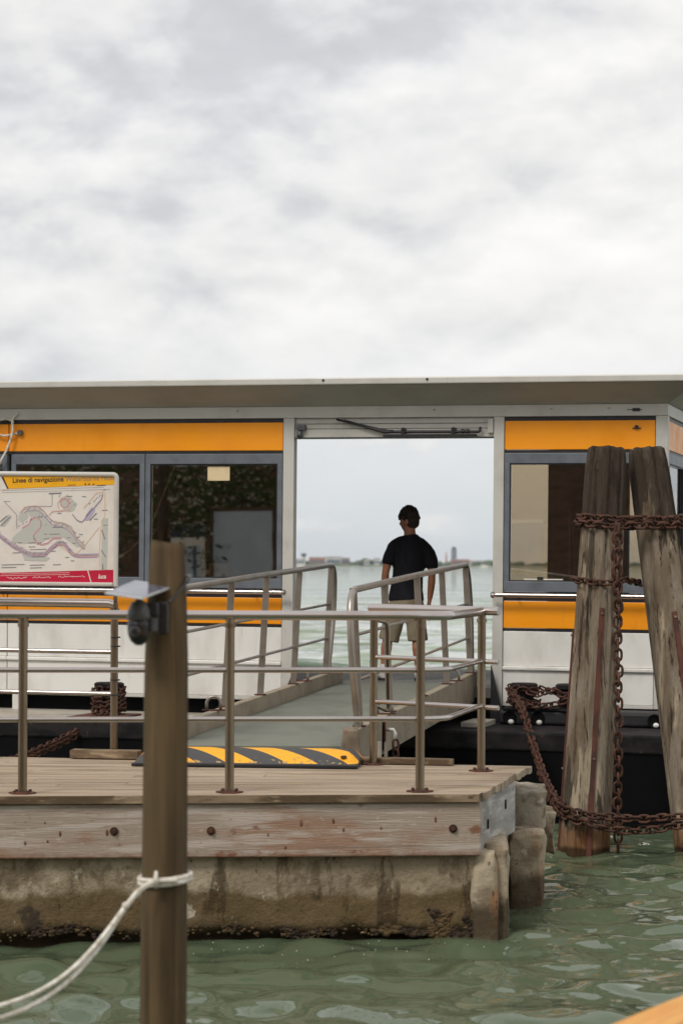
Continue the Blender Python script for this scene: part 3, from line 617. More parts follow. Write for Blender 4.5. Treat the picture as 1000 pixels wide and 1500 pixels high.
def bolt(x, z, par):
    y = fr(x) + fo
    g = MB().lathe([(.027, .002), (.027, -.006), (.020, -.008), (.018, -.006)], 14, (x, y, z), 'y')
    o = g.build('washer', rust, par, world=True, smooth=40)
    MB().lathe([(.015, -.006), (.015, -.022), (.011, -.026)], 6, (x, y, z), 'y').build('bolt', rust, par, world=True)
bolt((312 - 500) / F * 14.9, .70, b2); bolt((665 - 500) / F * 15, .705, b2); bolt((170 - 500) / F * 14.8, .70, b2); bolt(-4, .7, b1)
for (px, py) in ((45, 1230), (77, 1228), (73, 1201), (95, 1217), (162, 1216), (443, 1205), (490, 1203), (395, 1222), (420, 1240), (640, 1202), (505, 1216), (560, 1214)):
    # knots: slightly raised ovals in the board
    p = spot(px, py, 14.88 + fo); r0 = rng.uniform(.007, .014)
    g = MB().lathe([(r0, .004), (r0 * .8, -.003), (r0 * .3, -.0045)], 10, (0, 0, 0), 'y'); tall = rng.uniform(.8, 2.0)
    g.v = [(x * .8 + p.x, y + fr(p.x) + fo, z * tall + p.z) for x, y, z in g.v]; wp(g, 'knot', knot_m, b2, smooth=True)
for (d, z) in ((15.28, .70), (15.95, .76)):
    xx = .876 + (d - 15.05) * .234 + .003
    wp(MB().box8([(xx - .004, d - .02, z - .028), (xx + .004, d - .02, z - .028), (xx + .008, d + .02, z - .028), (xx, d + .02, z - .028), (xx - .004, d - .012, z + .03), (xx + .004, d - .012, z + .03), (xx + .008, d + .012, z + .03), (xx, d + .012, z + .03)]), 'bolt', hull_m, b3)
# concrete base: uneven face, undercut at the waterline
def concrete_face():
    g = MB(); nx, nz = 190, 26; x0, x1 = -5.0, .86
    vs = []
    for j in range(nz + 1):
        for i in range(nx + 1):
            x = x0 + (x1 - x0) * i / nx; z = -.35 + .885 * j / nz
            lip = .09 + .05 * noise.noise(Vector((x * 2.1, 3, 0))) + .035 * noise.noise(Vector((x * 7, 1, 0)))
            d = .018 * noise.noise(Vector((x * 3, 0, z * 4))) + .008 * noise.noise(Vector((x * 14, 2, z * 14)))
            if z < lip: d += min(.10, (lip - z) * 1.2)
            if x > .2: d += -.03 * max(0, noise.noise(Vector((x * 9, 5, z * 9)))) * (1 if z < .3 else .2)
            vs.append((x, fr(x) + .10 + d, z))
    fs = [(j * (nx + 1) + i, j * (nx + 1) + i + 1, (j + 1) * (nx + 1) + i + 1, (j + 1) * (nx + 1) + i) for j in range(nz) for i in range(nx)]
    m = len(vs); vs += [(x0, 17.9, -.35), (x1 + .35, 16.9, -.35), (x0, 17.9, .535), (x1 + .35, 16.9, .535)]
    r1 = [j * (nx + 1) + nx for j in range(nz + 1)]
    fs += [tuple(r1) + (m + 3, m + 1), tuple(nz * (nx + 1) + i for i in range(nx + 1))[::-1] + (m + 2, m + 3), (m, m + 1, m + 3, m + 2)]
    return g.add(vs, fs)
wp(concrete_face(), 'concrete_base', concrete, smooth=50)
wp(MB().box8([(-5, 15.6, .54), (.80, 15.6, .54), (1.15, 16.95, .54), (-5, 17.8, .54), (-5, 15.6, .866), (.80, 15.6, .866), (1.15, 16.95, .866), (-5, 17.8, .866)]), 'under_deck_fill', interior_m)  # unseen solid fill, added so no light passes under the deck
# stone blocks on the right end
def rock(cx0, cx1, y0, y1, z0, z1, m, seed, skew=.0, amp=.018, rnd=.055):
    bm = bmesh.new(); bmesh.ops.create_cube(bm, size=1)
    bmesh.ops.bevel(bm, geom=list(bm.edges), offset=rnd, segments=3, affect='EDGES', profile=.55)
    bmesh.ops.subdivide_edges(bm, edges=bm.edges, cuts=3, use_grid_fill=True)
    for v in bm.verts:
        x = cx0 + (cx1 - cx0) * (v.co.x + .5); y = y0 + (y1 - y0) * (v.co.y + .5); z = z0 + (z1 - z0) * (v.co.z + .5)
        x += skew * (y - y0)
        q = Vector((x * 5 + seed, y * 5, z * 5)); nn = Vector((noise.noise(q), noise.noise(q + Vector((9, 0, 0))), noise.noise(q + Vector((0, 9, 0)))))
        q2 = q * 3.1
        v.co = Vector((x, y, z)) + nn * amp * 1.5 + Vector((noise.noise(q2), noise.noise(q2 * 1.1), noise.noise(q2 * .9))) * amp * .9
    me = bpy.data.meshes.new('stone_block'); bm.to_mesh(me); bm.free(); me.materials.append(m)
    me.transform(MW[PIER.name].inverted()); return link('stone_block', me, PIER, smooth=True)
rock(.825, .985, 15.02, 15.42, -.3, .552, stone, 3, amp=.016, rnd=.13)
rock(.900, 1.055, 15.10, 16.1, -.3, .592, stone, 8, .05, amp=.016, rnd=.11)
rock(1.150, 1.395, 16.55, 17.3, -.3, .515, stone, 14, .05, rnd=.08)
rock(1.205, 1.435, 16.9, 17.5, .49, .765, stone_grey, 21, .05)
rock(1.40, 1.545, 17.25, 17.8, .28, .575, stone, 29)
# barnacle and weed crust along the waterline
g = MB()
for i in range(2600):
    x = rng.uniform(-2.4, .86) if i % 3 else rng.uniform(.2, .86)
    base = .085 + .05 * noise.noise(Vector((x * 2.1, 3, 0))) + .035 * noise.noise(Vector((x * 7, 1, 0)))
    dens = noise.noise(Vector((x * 2.6, 8, 0)))
    zmax = base + .01
    if x > .28 : zmax = base + .20 * max(0, math.sin((x - .28) / .62 * PI)) * (.6 + .5 * dens)
    elif dens < .08 and rng.random() < .85: continue
    z = rng.uniform(base - .05, zmax + .005)
    s = rng.uniform(.004, .010) * (1.35 if x > .28 else 1) * (1.7 if rng.random() < .08 else 1)
    blob(g, (x, fr(x) + .108 + .018 * noise.noise(Vector((x * 9, 4, z * 9))), z), s * 1.5, s * 1.1, s, i * .7, 6, 4)
for i in range(260):
    x = rng.uniform(.835, 1.05); z = rng.uniform(.0, .10); s = rng.uniform(.008, .018)
    blob(g, (x, 15.07 if x < .97 else 15.24, z), s, s * .6, s, i * .7, 6, 4)
wp(g, 'barnacle_crust', barnacle, smooth=True, kind='stuff')
# raised threshold boards at the back edge
def thr(pa, pb, h, name='threshold_board'):
    (x0, y0), (x1, y1) = pa, pb
    wp(MB().box8([(x0, y0, DZ + .004), (x1, y1, DZ + .004), (x1 + .02, y1 + .12, DZ + .004), (x0 + .02, y0 + .12, DZ + .004), (x0, y0, DZ + h), (x1, y1, DZ + h), (x1 + .02, y1 + .12, DZ + h), (x0 + .02, y0 + .12, DZ + h)]), name, deck_edge, bevel=.006)
thr((-1.96, 17.50), (-1.46, 17.42), .065); thr((.115, 17.18), (.785, 17.02), .045)

# ------------------------------------------------------------------ gangway
def gl(s, side, z=0):    # point on the gangway's left / right edge, s = 0 at the pier, 1 at the landing stage
    l = Vector((-1.33 + 1.28 * s, 17.5 + 6.55 * s, 0)); r_ = Vector((.124 + 1.22 * s, 17.5 + 6.3 * s, 0))
    p = l + (r_ - l) * side; p.z = 1.02 + .152 * s + z; return p
GW = thing('gangway', 'sloping grey steel gangway with tube handrails leading to the landing stage door', 'gangway', gl(.5, .5, -.15))
def gp(mb, name, m, parent=GW, **k): return mb.build(name, m, parent, world=True, **k)
def slab(s0, s1, a, b, z0, z1):
    q = [gl(s0, a), gl(s0, b), gl(s1, b), gl(s1, a)]
    return MB().box8([(*p[:2], p.z + z0) for p in q] + [(*p[:2], p.z + z1) for p in q])
gp(slab(0, 1.0, .05, .95, -.05, 0), 'walkway', walk_m)
gp(slab(0.0, 1.0, -.005, .047, -.16, .125), 'side_beam', curb_m, bevel=.006)
gp(slab(0.0, .985, .953, 1.005, -.16, .125), 'side_beam', curb_m, bevel=.006)
for k in range(1, 8): gp(slab(k / 8 - .004, k / 8 + .004, .05, .95, -.12, -.053), 'cross_beam', curb_m)
def gang_rail(side, posts, inward):
    ht = 1.0; lean = .05 * inward
    par = gp(MB(), 'handrail', gang_steel) if False else None
    def pt(s, h): # on top of the beam, leaning inwards
        p = gl(s, side, .125 + h); p.x += lean * h; return p
    s0, s1 = posts[0] - .03, posts[-1] + .035
    path = fillet([pt(s0 + .02, 0), pt(s0, .55), pt(s0 + .008, ht), pt((s0 + s1) / 2, ht + .03), pt(s1 - .01, ht + .05), pt(s1 + .004, .62), pt(s1 - .018, 0)], .22, 8)
    rl = gp(MB().tube(path, .026, 12), 'handrail', gang_steel, smooth=40)
    for s in posts:
        a = pt(s, 0); b = pt(s, ht + .02); dx, dy = .028, .012
        gp(MB().box8([(a.x - dx, a.y - dy, a.z), (a.x + dx, a.y - dy, a.z), (a.x + dx, a.y + dy, a.z), (a.x - dx, a.y + dy, a.z), (b.x - dx, b.y - dy, b.z), (b.x + dx, b.y - dy, b.z), (b.x + dx, b.y + dy, b.z), (b.x - dx, b.y + dy, b.z)]), 'post', gang_steel, rl, bevel=.004)
        gp(MB().box(a.x - .05, a.x + .05, a.y - .05, a.y + .05, a.z + .001, a.z + .009), 'base_plate', strap_m, rl)
    for h in (.34, .67):
        gp(MB().tube([pt(posts[0], h), pt(posts[-1], h)], .013, 8), 'rail', gang_steel, rl, smooth=40)
gang_rail(.02, [.06, .29, .48, .68, .9], 1)
gang_rail(.98, [.035, .24, .49, .71, .95], -1)
# lifting eyes, end box, shackle, bent tube
def eye(s, side):
    p = gl(s, side, .125)
    o = gp(MB().tube([(p.x - .055, p.y, p.z), *[(p.x - .055 * math.cos(R(a)), p.y, p.z + .055 + .055 * math.sin(R(a))) for a in range(0, 181, 20)], (p.x + .055, p.y, p.z)], .013, 8), 'lifting_eye', gang_steel, smooth=True)
    gp(MB().box(p.x - .09, p.x + .09, p.y - .03, p.y + .03, p.z + .001, p.z + .01), 'eye_plate', strap_m, o)
eye(.235, .02); eye(.735, .02); eye(.77, .98); eye(.20, .98)
p = gl(-.02, .985)
gp(MB().add([(p.x - .085, p.y - .10, DZ + .01), (p.x + .075, p.y - .10, DZ + .01), (p.x + .075, p.y + .22, DZ + .01), (p.x - .085, p.y + .22, DZ + .01), (p.x - .058, p.y - .07, p.z + .135), (p.x + .048, p.y - .07, p.z + .135), (p.x + .048, p.y + .2, p.z + .14), (p.x - .058, p.y + .2, p.z + .14)], [(0, 3, 2, 1), (4, 5, 6, 7), (0, 1, 5, 4), (1, 2, 6, 5), (2, 3, 7, 6), (3, 0, 4, 7)]), 'end_box', box_m, bevel=.012)
p = gl(.16, 1.01)
gp(MB().box(p.x + .0, p.x + .012, p.y - .06, p.y + .06, p.z - .13, p.z + .10), 'pad_plate', strap_m)
gp(MB().tube([(p.x + .01, p.y, p.z + .03), (p.x + .07, p.y, p.z + .03), (p.x + .085, p.y, p.z), (p.x + .075, p.y, p.z - .05)], .014, 8), 'shackle', white_panel, smooth=True)
gp(MB().tube(fillet([spot(551, 909, 17.35), spot(567, 912, 17.5), spot(569, 1043, 17.9), spot(550, 1033, 17.6)], .06), .012, 8), 'bent_tube', steel_warm, smooth=True)
gp(MB().box8([tuple(spot(q, yy, dd)) for dd in (17.25, 17.32) for (q, yy) in ((553, 1112), (560, 1112), (560, 1086), (553, 1086))]), 'end_plate', ledge_m)
gp(MB().box8([tuple(spot(q, yy, dd)) for dd in (17.25, 17.32) for (q, yy) in ((564, 1110), (569, 1110), (569, 1087), (564, 1087))]), 'end_plate', ledge_m)

# yellow and black rubber bump at the foot of the gangway
def bump():
    a = Vector((-1.425, 17.12, DZ)); b = Vector((.135, 16.98, DZ)); d = (b - a).normalized(); L_ = (b - a).length
    t = thing('threshold_bump', 'yellow and black striped rubber bump at the foot of the gangway', 'speed bump', (a + b) / 2, Matrix.Rotation(math.atan2(d.y, d.x), 4, 'Z'))
    n = 40; prof = [(-.24, .0), (-.24, .026)] + [(-.235 + .44 * k / 9, .028 + .082 * math.sin(PI * .62 * k / 9) ** .9) for k in range(1, 10)] + [(.24, .0)]
    vs = []; m = len(prof)
    for i in range(n + 1):
        x = -L_ / 2 + L_ * i / n; e = 1.0 - .5 * max(0, (abs(x) - L_ / 2 + .06) / .06)
        for (y, z) in prof: vs.append((x, y * (1 if abs(x) < L_ / 2 - .05 else .97), z * e + .002))
    fs = [(i * m + k, (i + 1) * m + k, (i + 1) * m + (k + 1) % m, i * m + (k + 1) % m) for i in range(n) for k in range(m)]
    fs += [tuple(range(m)), tuple(range(n * m, n * m + m))[::-1]]
    mt = bpy.data.materials.new('hazard_stripes'); mt.use_nodes = True; nt = mt.node_tree; N = nt.nodes.new; L = nt.links.new
    bs = nt.nodes['Principled BSDF']; bs.inputs['Roughness'].default_value = .55
    tc = N('ShaderNodeTexCoord'); sp = N('ShaderNodeSeparateXYZ'); L(tc.outputs['Object'], sp.inputs[0])
    def mth(op, a_, b_=0.0, c_=0.0):
        q = N('ShaderNodeMath'); q.operation = op
        for i, v in enumerate((a_, b_, c_)):
            if isinstance(v, (int, float)): q.inputs[i].default_value = v
            else: L(v, q.inputs[i])
        return q.outputs[0]
    u = mth('MULTIPLY_ADD', sp.outputs[1], 1.0, sp.outputs[0])
    fr_ = mth('FRACT', mth('MULTIPLY_ADD', u, 2.35, .34))
    st = mth('GREATER_THAN', fr_, .5)
    nz = N('ShaderNodeTexNoise'); nz.inputs['Scale'].default_value = 26; nz.inputs['Detail'].default_value = 6; L(tc.outputs['Object'], nz.inputs[0])
    # scuffs near the front lip, where wheels strike
    front = mth('MULTIPLY_ADD', sp.outputs[1], -1.7, mth('MULTIPLY', nz.outputs[0], 1.0))
    wear = mth('GREATER_THAN', front, .945)
    up = mth('GREATER_THAN', sp.outputs[2], .032)
    st2 = mth('MULTIPLY', st, up)
    def mix(f, a_, b_):
        q = N('ShaderNodeMix'); q.data_type = 'RGBA'; L(f, q.inputs[0])
        for i, v in ((6, a_), (7, b_)):
            if isinstance(v, tuple): q.inputs[i].default_value = (*v, 1)
            else: L(v, q.inputs[i])
        return q.outputs[2]
    dirt = N('ShaderNodeMapRange'); L(nz.outputs[0], dirt.inputs[0]); dirt.inputs[1].default_value = .5; dirt.inputs[2].default_value = .8; dirt.inputs[4].default_value = .35
    c1 = mix(st2, srgb(62, 61, 62), srgb(246, 174, 14))
    c2 = mix(dirt.outputs[0], c1, srgb(140, 112, 50))
    c2 = mix(mth('MULTIPLY', st2, 1.0), c1, c2)
    c3 = mix(mth('MULTIPLY', wear, up), c2, srgb(176, 142, 84))
    L(c3, bs.inputs['Base Color'])
    o = MB().add(vs, fs).build('rubber_body', mt, t, smooth=40)
    MB().box(-L_ / 2 - .01, L_ / 2 + .005, -.262, -.236, .002, .026).build('base_strip', rubber, t, bevel=.005)
    for x in (-L_ / 2 + .1, L_ / 2 - .1): MB().lathe([(.022, .0), (.022, .012), (.012, .016)], 10, (x, -.15, .07)).build('bolt', strap_m, t)
bump()

# ------------------------------------------------------------------ railings on the pier
def rail_post(root, x, y, top, name='post', r=.028):
    o = MB().tube([(x, y, DZ), (x, y, top)], r, 12).build(name, steel_warm, root, world=True, smooth=40)
    pl = MB().lathe([(.085, DZ + .001), (.085, DZ + .010), (.08, DZ + .012)], 6, (x, y, 0)); MB_ = pl.build('base_plate', strap_m, o, world=True)
    for a in range(45, 360, 90):
        MB().lathe([(.010, DZ + .012), (.010, DZ + .024)], 6, (x + .06 * math.cos(R(a)), y + .06 * math.sin(R(a)), 0)).build('bolt', rust, o, world=True)
    MB().lathe([(r * 1.25, top - .055), (r * 1.25, top - .03)], 12, (x, y, 0)).build('collar', steel_warm, o, world=True, smooth=40)
    return o
RT = 2.02
FRX = lambda px: ((px - 500) / F * 15.0)
FR = thing('guard_rail', 'steel tube railing along the front edge of the pier, bent back at its right corner', 'railing', (-1.0, 15.0, DZ))
fy = lambda x: 15.03 + .10 * x
corner = (.59, fy(.59)); endp = (.965, 16.60)
for x in (-3.45, FRX(35) + .02, FRX(338), FRX(617)): rail_post(FR, x, fy(x), RT - .02)
rail_post(FR, endp[0], endp[1], RT - .02)
pk = lambda z, ex=0: fillet([(-4.8, fy(-4.8), z), (corner[0] + .06, corner[1] + .02, z), (endp[0], endp[1], z)], .22, 8)
MB().tube(pk(RT), .030, 12).build('top_rail', steel, FR, world=True, smooth=40)
MB().tube(pk(1.68), .017, 10).build('mid_rail', steel, FR, world=True, smooth=40)
MB().tube(pk(1.375), .017, 10).build('mid_rail', steel, FR, world=True, smooth=40)
BR = thing('guard_rail', 'short steel railing across the back of the pier, right of the gangway', 'railing', (.6, 16.9, DZ))
p0 = (.232, 17.10); p1 = (.945, 16.63); dr = Vector((p1[0] - p0[0], p1[1] - p0[1])).normalized(); p2 = (p1[0] + dr.x * .16, p1[1] + dr.y * .16)
rail_post(BR, p0[0], p0[1], RT - .02)
MB().tube([(p0[0] - .03, p0[1], RT + .012), (p2[0], p2[1], RT + .004)], .030, 12).build('top_rail', steel, BR, world=True, smooth=40)
for z in (1.685, 1.37): MB().tube([(p0[0], p0[1], z), (p2[0], p2[1], z - .01)], .017, 10).build('mid_rail', steel, BR, world=True, smooth=40)
LR = thing('guard_rail', 'steel railing across the back of the pier, left of the gangway', 'railing', (-2.6, 17.7, DZ))
q0 = ((168 - 500) / F * 17.62, 17.62); q1 = (-4.7, 18.0)
rail_post(LR, q0[0], q0[1], RT + .02)
MB().tube([(q1[0], q1[1], RT + .05), (q0[0] - .04, q0[1], RT + .025), (q0[0] - .002, q0[1], RT + .012)], .033, 12).build('top_rail', steel, LR, world=True, smooth=40)
for z in (1.69, 1.385): MB().tube([(q1[0], q1[1], z + .03), (q0[0], q0[1], z)], .017, 10).build('mid_rail', steel, LR, world=True, smooth=40)
rail_post(LR, q1[0], q1[1], RT + .04)

# ------------------------------------------------------------------ route map sign on the left back railing
def sign():
    dd = 17.55
    x1 = (172 - 500) / F * dd; x0 = x1 - 1.42; z0 = 2.17; z1 = 3.0
    t = thing('route_map_sign', 'framed water route map with yellow header and red footer above the railing', 'sign', (x1, dd, DZ), Matrix.Rotation(R(-2.0), 4, 'Z') @ Matrix.Rotation(R(.25), 4, 'Y'))
    b0 = z0 - DZ; b1_ = z1 - DZ; W = 1.42
    fw = .036
    MB().tube(fillet([(-W, 0, b1_ - fw / 2), (-fw / 2, 0, b1_ - fw / 2), (-fw / 2, 0, b0)], .03, 5), fw / 2, 12).build('frame', aluminium, t, smooth=40)
    MB().box(-W, -fw - .001, -.017, .017, b0, b0 + .028).build('frame_bottom', aluminium, t, bevel=.008)
    MB().box(-fw * .9, -.004, -.008, .012, -.0, b0).build('support_bar', steel_warm, t, bevel=.002)
    for k in range(3): MB().lathe([(.006, -.0105), (.006, -.0085)], 8, (-.018, 0, b0 - .06 - k * .05), 'y').build('bar_hole', black_trim, t)
    pn = MB().box(-W, -fw, .0, .008, b0 + .028, b1_ - fw).build('panel', map_white, t)
    w_, h_ = W - fw, b1_ - fw - b0 - .028     # print area; right-hand edge x=-fw
    # the print hangs slightly askew: u grows leftwards from the right edge, v up from the bottom, in metres
    sk = math.tan(R(2.1))
    def pt(u, v, lift=.0015): return (-fw - u, -lift, b0 + .028 + v - (u - .42) * sk)
    def clampz(p): return (p[0], p[1], min(max(p[2], b0 + .028), b1_ - fw))
    def poly(pts, name, m, lift=.0015, th=.0008, clamp=True):
        q = [pt(u, v, lift) for u, v in pts]
        if clamp: q = [clampz(a) for a in q]
        MB().extr(q, (0, -th, 0)).build(name, m, pn)
    S_ = 1 / 203.0        # metres per photo pixel on the sign
    U = lambda px: (165.5 - px) * S_
    V = lambda py: (853.4 - py) * S_
    def unsk(px, py): # photo position -> print coordinates
        u = U(px); return (u, V(py) + (u - .42) * sk)
    # header, footer
    poly([(0, .66), (.80, .66), (.77, .745), (.77, .85), (0, .85)][:0] or [unsk(166, 709), unsk(9, 716.5), unsk(1.5, 700), unsk(1.5, 690), unsk(166, 690)], 'header_band', map_yellow)
    poly([unsk(9.5, 716.5), unsk(7.5, 716.5), unsk(-1, 700), unsk(1, 698)], 'header_line', map_dark, .0024)
    poly([unsk(-60, 721), unsk(-60, 690), unsk(-2, 690), unsk(-2, 700), unsk(7, 717.5)], 'header_corner', map_white, .0015)
    poly([unsk(166, 834.5), unsk(-130, 845.5), unsk(-130, 862), unsk(166, 862)], 'footer_band', map_red)
    poly([unsk(127, 836), unsk(128.6, 836), unsk(133.6, 853), unsk(132, 853)], 'footer_line', map_white, .0024)
    # lettering
    def text(s, px, py, size, m, bold=0.0, rot=2.1, shear=0.0, sx=1.0):
        cu = bpy.data.curves.new('lettering', 'FONT'); cu.body = s; cu.size = size; cu.offset = bold; cu.extrude = .0004; cu.shear = shear
        cu.materials.append(m)
        o = bpy.data.objects.new('lettering', cu); C.objects.link(o); o.parent = pn
        u, v = unsk(px, py); a = pt(u, v, .0030)
        o.location = a; o.rotation_euler = Euler((R(90), -R(rot) * 0, 0)); o.scale = (sx, 1, 1)
        o.matrix_local = Matrix.Translation(a) @ Matrix.Rotation(-R(rot), 4, 'Y') @ Matrix.Rotation(R(90), 4, 'X') @ Matrix.Diagonal((sx, 1, 1, 1))
        dg = bpy.context.evaluated_depsgraph_get(); me = bpy.data.meshes.new_from_object(o.evaluated_get(dg)); ml = o.matrix_local.copy()
        bpy.data.objects.remove(o); o = link('lettering', me, pn); o.matrix_local = ml
        return o
    text('Linee di navigazione', 15, 707.5, .0500, map_dark, .0009, sx=.93)
    text('\\ Waterborne routes', 88, 704.9, .0500, map_ink['grey'], .0, sx=.97)
    for k, px in enumerate((122, 127.5, 134)): poly([unsk(px, 709.8), unsk(px + 2.2, 709.6), unsk(px + 2.2, 707.6), unsk(px, 707.8)], 'header_icon', map_dark, .0024)
    for px, w in ((97, 12), (140, 13)): poly([unsk(px, 710.8), unsk(px + w, 710.2), unsk(px + w, 709.4), unsk(px, 710)], 'small_print', map_dark, .0024)
    text('luca', 143.2, 847.8, .045, map_white, .0012, shear=.25, sx=.8)
    # ribbons: routes on the map, given as photo positions
    def line(pts, ink, w=1.1, name='route_line', lift=.0026):
        P_ = [Vector(pt(*unsk(*p), lift)) for p in fillet([(a, b, 0) for a, b in pts], 3, 3) for p in [(p[0], p[1])]]
        g = MB(); vs = []
        for i, p in enumerate(P_):
            a = P_[max(i - 1, 0)]; b = P_[min(i + 1, len(P_) - 1)]; dv = (b - a); nv = Vector((-dv.z, 0, dv.x)).normalized() * w * .8 * S_ / 2
            vs += [clampz(p + nv), clampz(p - nv)]
        g.add(vs, [(2 * i, 2 * i + 1, 2 * i + 3, 2 * i + 2) for i in range(len(P_) - 1)]).build(name, map_ink[ink] if ink in map_ink else ink, pn)
    def island(pts): poly([unsk(*p) for p in pts], 'map_island', map_grey, .0012, .0006)
    island([(33, 746), (55, 745), (75, 768), (103, 770), (112, 790), (121, 800), (112, 802), (92, 788), (68, 788), (60, 795), (40, 797), (14, 796), (16, 788), (30, 776), (50, 758), (42, 757)])
    island([(25, 754), (36, 750), (40, 757), (30, 766), (24, 762)])
    island([(0, 766), (10, 754), (15, 757), (4, 772), (-4, 772)])
    island([(85, 730), (97, 724), (111, 738), (106, 748), (98, 750), (90, 745)])
    island([(149, 760), (157, 758), (156, 834), (147, 834)])
    island([(30, 812), (60, 814), (72, 818), (66, 823), (34, 822)])
    poly([unsk(*p) for p in [(126, 752), (134, 742), (138, 747), (128, 762), (123, 762)]], 'map_label_block', map_ink['lilac'], .0014)
    for k, dy in enumerate((0, 1.6, 3.2)):
        line([(-30, 770 + dy), (-8, 780 + dy), (15, 799 + dy), (25, 803 + dy), (40, 811 + dy), (65, 811 + dy), (72, 802 + dy), (82, 794 + dy), (92, 794 + dy), (104, 808 + dy), (110, 812 + dy), (144, 811 + dy * 1.2)], ['lilac', 'blue', 'pink'][k], 1.0)
    for k, dx in enumerate((0, 1.5)):
        line([(30, 774 + dx), (40, 768 + dx), (44, 760 + dx), (52, 757 + dx), (58, 764 + dx), (58, 772 + dx), (46, 785 + dx), (50, 794 + dx), (58, 798 + dx), (68, 796 + dx), (76, 788 + dx), (88, 788 + dx)], ['rose', 'pink'][k], 1.2)
        line([(28, 752 - dx), (33, 744 - dx), (52, 742 - dx), (60, 748 - dx), (72, 762 - dx), (80, 768 - dx), (88, 766 - dx), (98, 770 - dx), (104, 776 - dx), (110, 788 - dx), (124, 800 - dx)], ['lilac', 'peach'][k], 1.0)
        line([(84, 744 + dx), (82, 736 + dx), (90, 728 + dx), (98, 730 + dx), (104, 740 + dx), (98, 746 + dx), (84, 748 + dx), (74, 750 - dx), (70, 755)], ['peach', 'pink'][k], 1.0)
        line([(104, 752 + dx), (112, 762 + dx), (119, 764 + dx), (124, 757 + dx), (136, 743 + dx), (147, 730 + dx), (149, 722 + dx)], ['lilac', 'grey'][k], .9)
    line([(87, 740), (87, 733), (93, 730), (99, 735), (98, 742), (91, 744), (87, 740)], 'rose', 1.4)
    line([(121, 744), (140, 721), (152, 720), (152, 756), (147, 764), (145, 800), (145, 830)], 'peach', 1.1)
    line([(106, 816), (122, 800), (144, 772)], 'peach', 1.0); line([(82, 797), (106, 814)], 'peach', 1.3)
    line([(2, 735), (12, 735)], 'grey', .7); line([(4, 736), (22, 755), (22, 775)], 'grey', .8); line([(74, 723), (74, 742), (40, 742)], 'grey', .7); line([(69, 723), (88, 722)], 'grey', 2.0)
    line([(0, 719), (150, 713)], 'grey', .5); line([(0, 722), (160, 716)], 'grey', .5)
    for pts in ([(-4, 766), (8, 756)], [(-1, 771), (12, 758)], [(124, 756), (134, 744)], [(130, 762), (140, 751)], [(148, 776), (153, 790)], [(148, 806), (154, 816)], [(150, 826), (150, 834)]): line(pts, 'grey', 1.6, 'small_print')
    r2 = random.Random(5)
    for (px, py, w) in [(24, 796, 6), (40, 796, 10), (70, 783, 16), (75, 773, 16), (53, 758, 8), (62, 790, 9), (96, 788, 6), (105, 796, 5), (42, 806, 24), (40, 802, 10), (44, 817, 20), (16, 811, 12), (72, 808, 8), (94, 817, 6), (102, 822, 6), (0, 829, 34), (0, 833, 22), (42, 829, 22), (42, 833, 18), (76, 828, 12), (110, 787, 4), (114, 783, 6), (62, 783, 5), (95, 727, 9), (82, 752, 6), (118, 727, 6), (148, 747, 8), (136, 760, 6), (150, 769, 6)]:
        line([(px, py), (px + w, py - w * sk)], 'grey', 1.1, 'small_print')
    routes = [((34, 744), (72, 764)), ((62, 768), (100, 772)), ((104, 778), (126, 804)), ((14, 800), (42, 816)), ((42, 816), (66, 816)), ((74, 806), (84, 798)), ((92, 798), (108, 816)), ((84, 726), (108, 742)), ((128, 740), (150, 716)), ((22, 770), (48, 760)), ((46, 790), (56, 802)), ((-6, 784), (16, 802))]
    for (a_, b_) in routes:      # stop names: short dashes set at a slant beside the lines
        nn = 5
        for q in range(nn):
            f_ = (q + r2.random() * .6) / nn; x_ = a_[0] + (b_[0] - a_[0]) * f_ + r2.uniform(-2, 2); y_ = a_[1] + (b_[1] - a_[1]) * f_ + r2.uniform(-3, 3); l_ = r2.uniform(2.5, 5)
            line([(x_, y_), (x_ + l_ * .75, y_ - l_ * .65)], 'grey', .8, 'stop_name')
    for off_, ink in ((-2.0, 'peach'), (-3.4, 'lilac'), (2.2, 'rose'), (3.6, 'blue')):
        line([(-20, 776 + off_), (-6, 783 + off_), (16, 800 + off_), (28, 806 + off_), (42, 813 + off_), (64, 813 + off_), (73, 804 + off_), (83, 796 + off_), (92, 796 + off_), (104, 811 + off_), (112, 815 + off_ * .6), (142, 814 + off_ * .6)], ink, .8)
        line([(30 + off_, 752), (36, 746 + off_), (53, 745 + off_), (62, 752 + off_), (74, 766 + off_), (88, 769 + off_), (99, 774 + off_), (106, 782 + off_), (112, 792 + off_), (122, 802 + off_)], ink, .7)
    line([(0, 842.5), (101, 839.5)], map_white, .6, 'footer_line'); line([(-40, 846), (100, 842)], map_white, .6, 'footer_line')
    for (px0, px1) in ((8, 40), (46, 74), (84, 124)):   # city silhouette drawn in white along the footer
        pts = []; x = px0
        while x < px1: pts.append((x, 850.5 - x * sk - r2.random() * 3.2)); x += 1.6
        for a_, b_ in zip(pts[:-1], pts[1:]): line([a_, b_], map_white, .8, 'skyline_stroke')
    # cable ties round the post below
    for z in (1.80, 1.735, 1.49, 1.38): MB().tube([( -.018 + .033 * math.cos(R(a)), .02 + .045 * math.sin(R(a)), z - DZ) for a in range(0, 360, 30)], .005, 6, closed=True).build('cable_tie', black_trim, t)
sign()

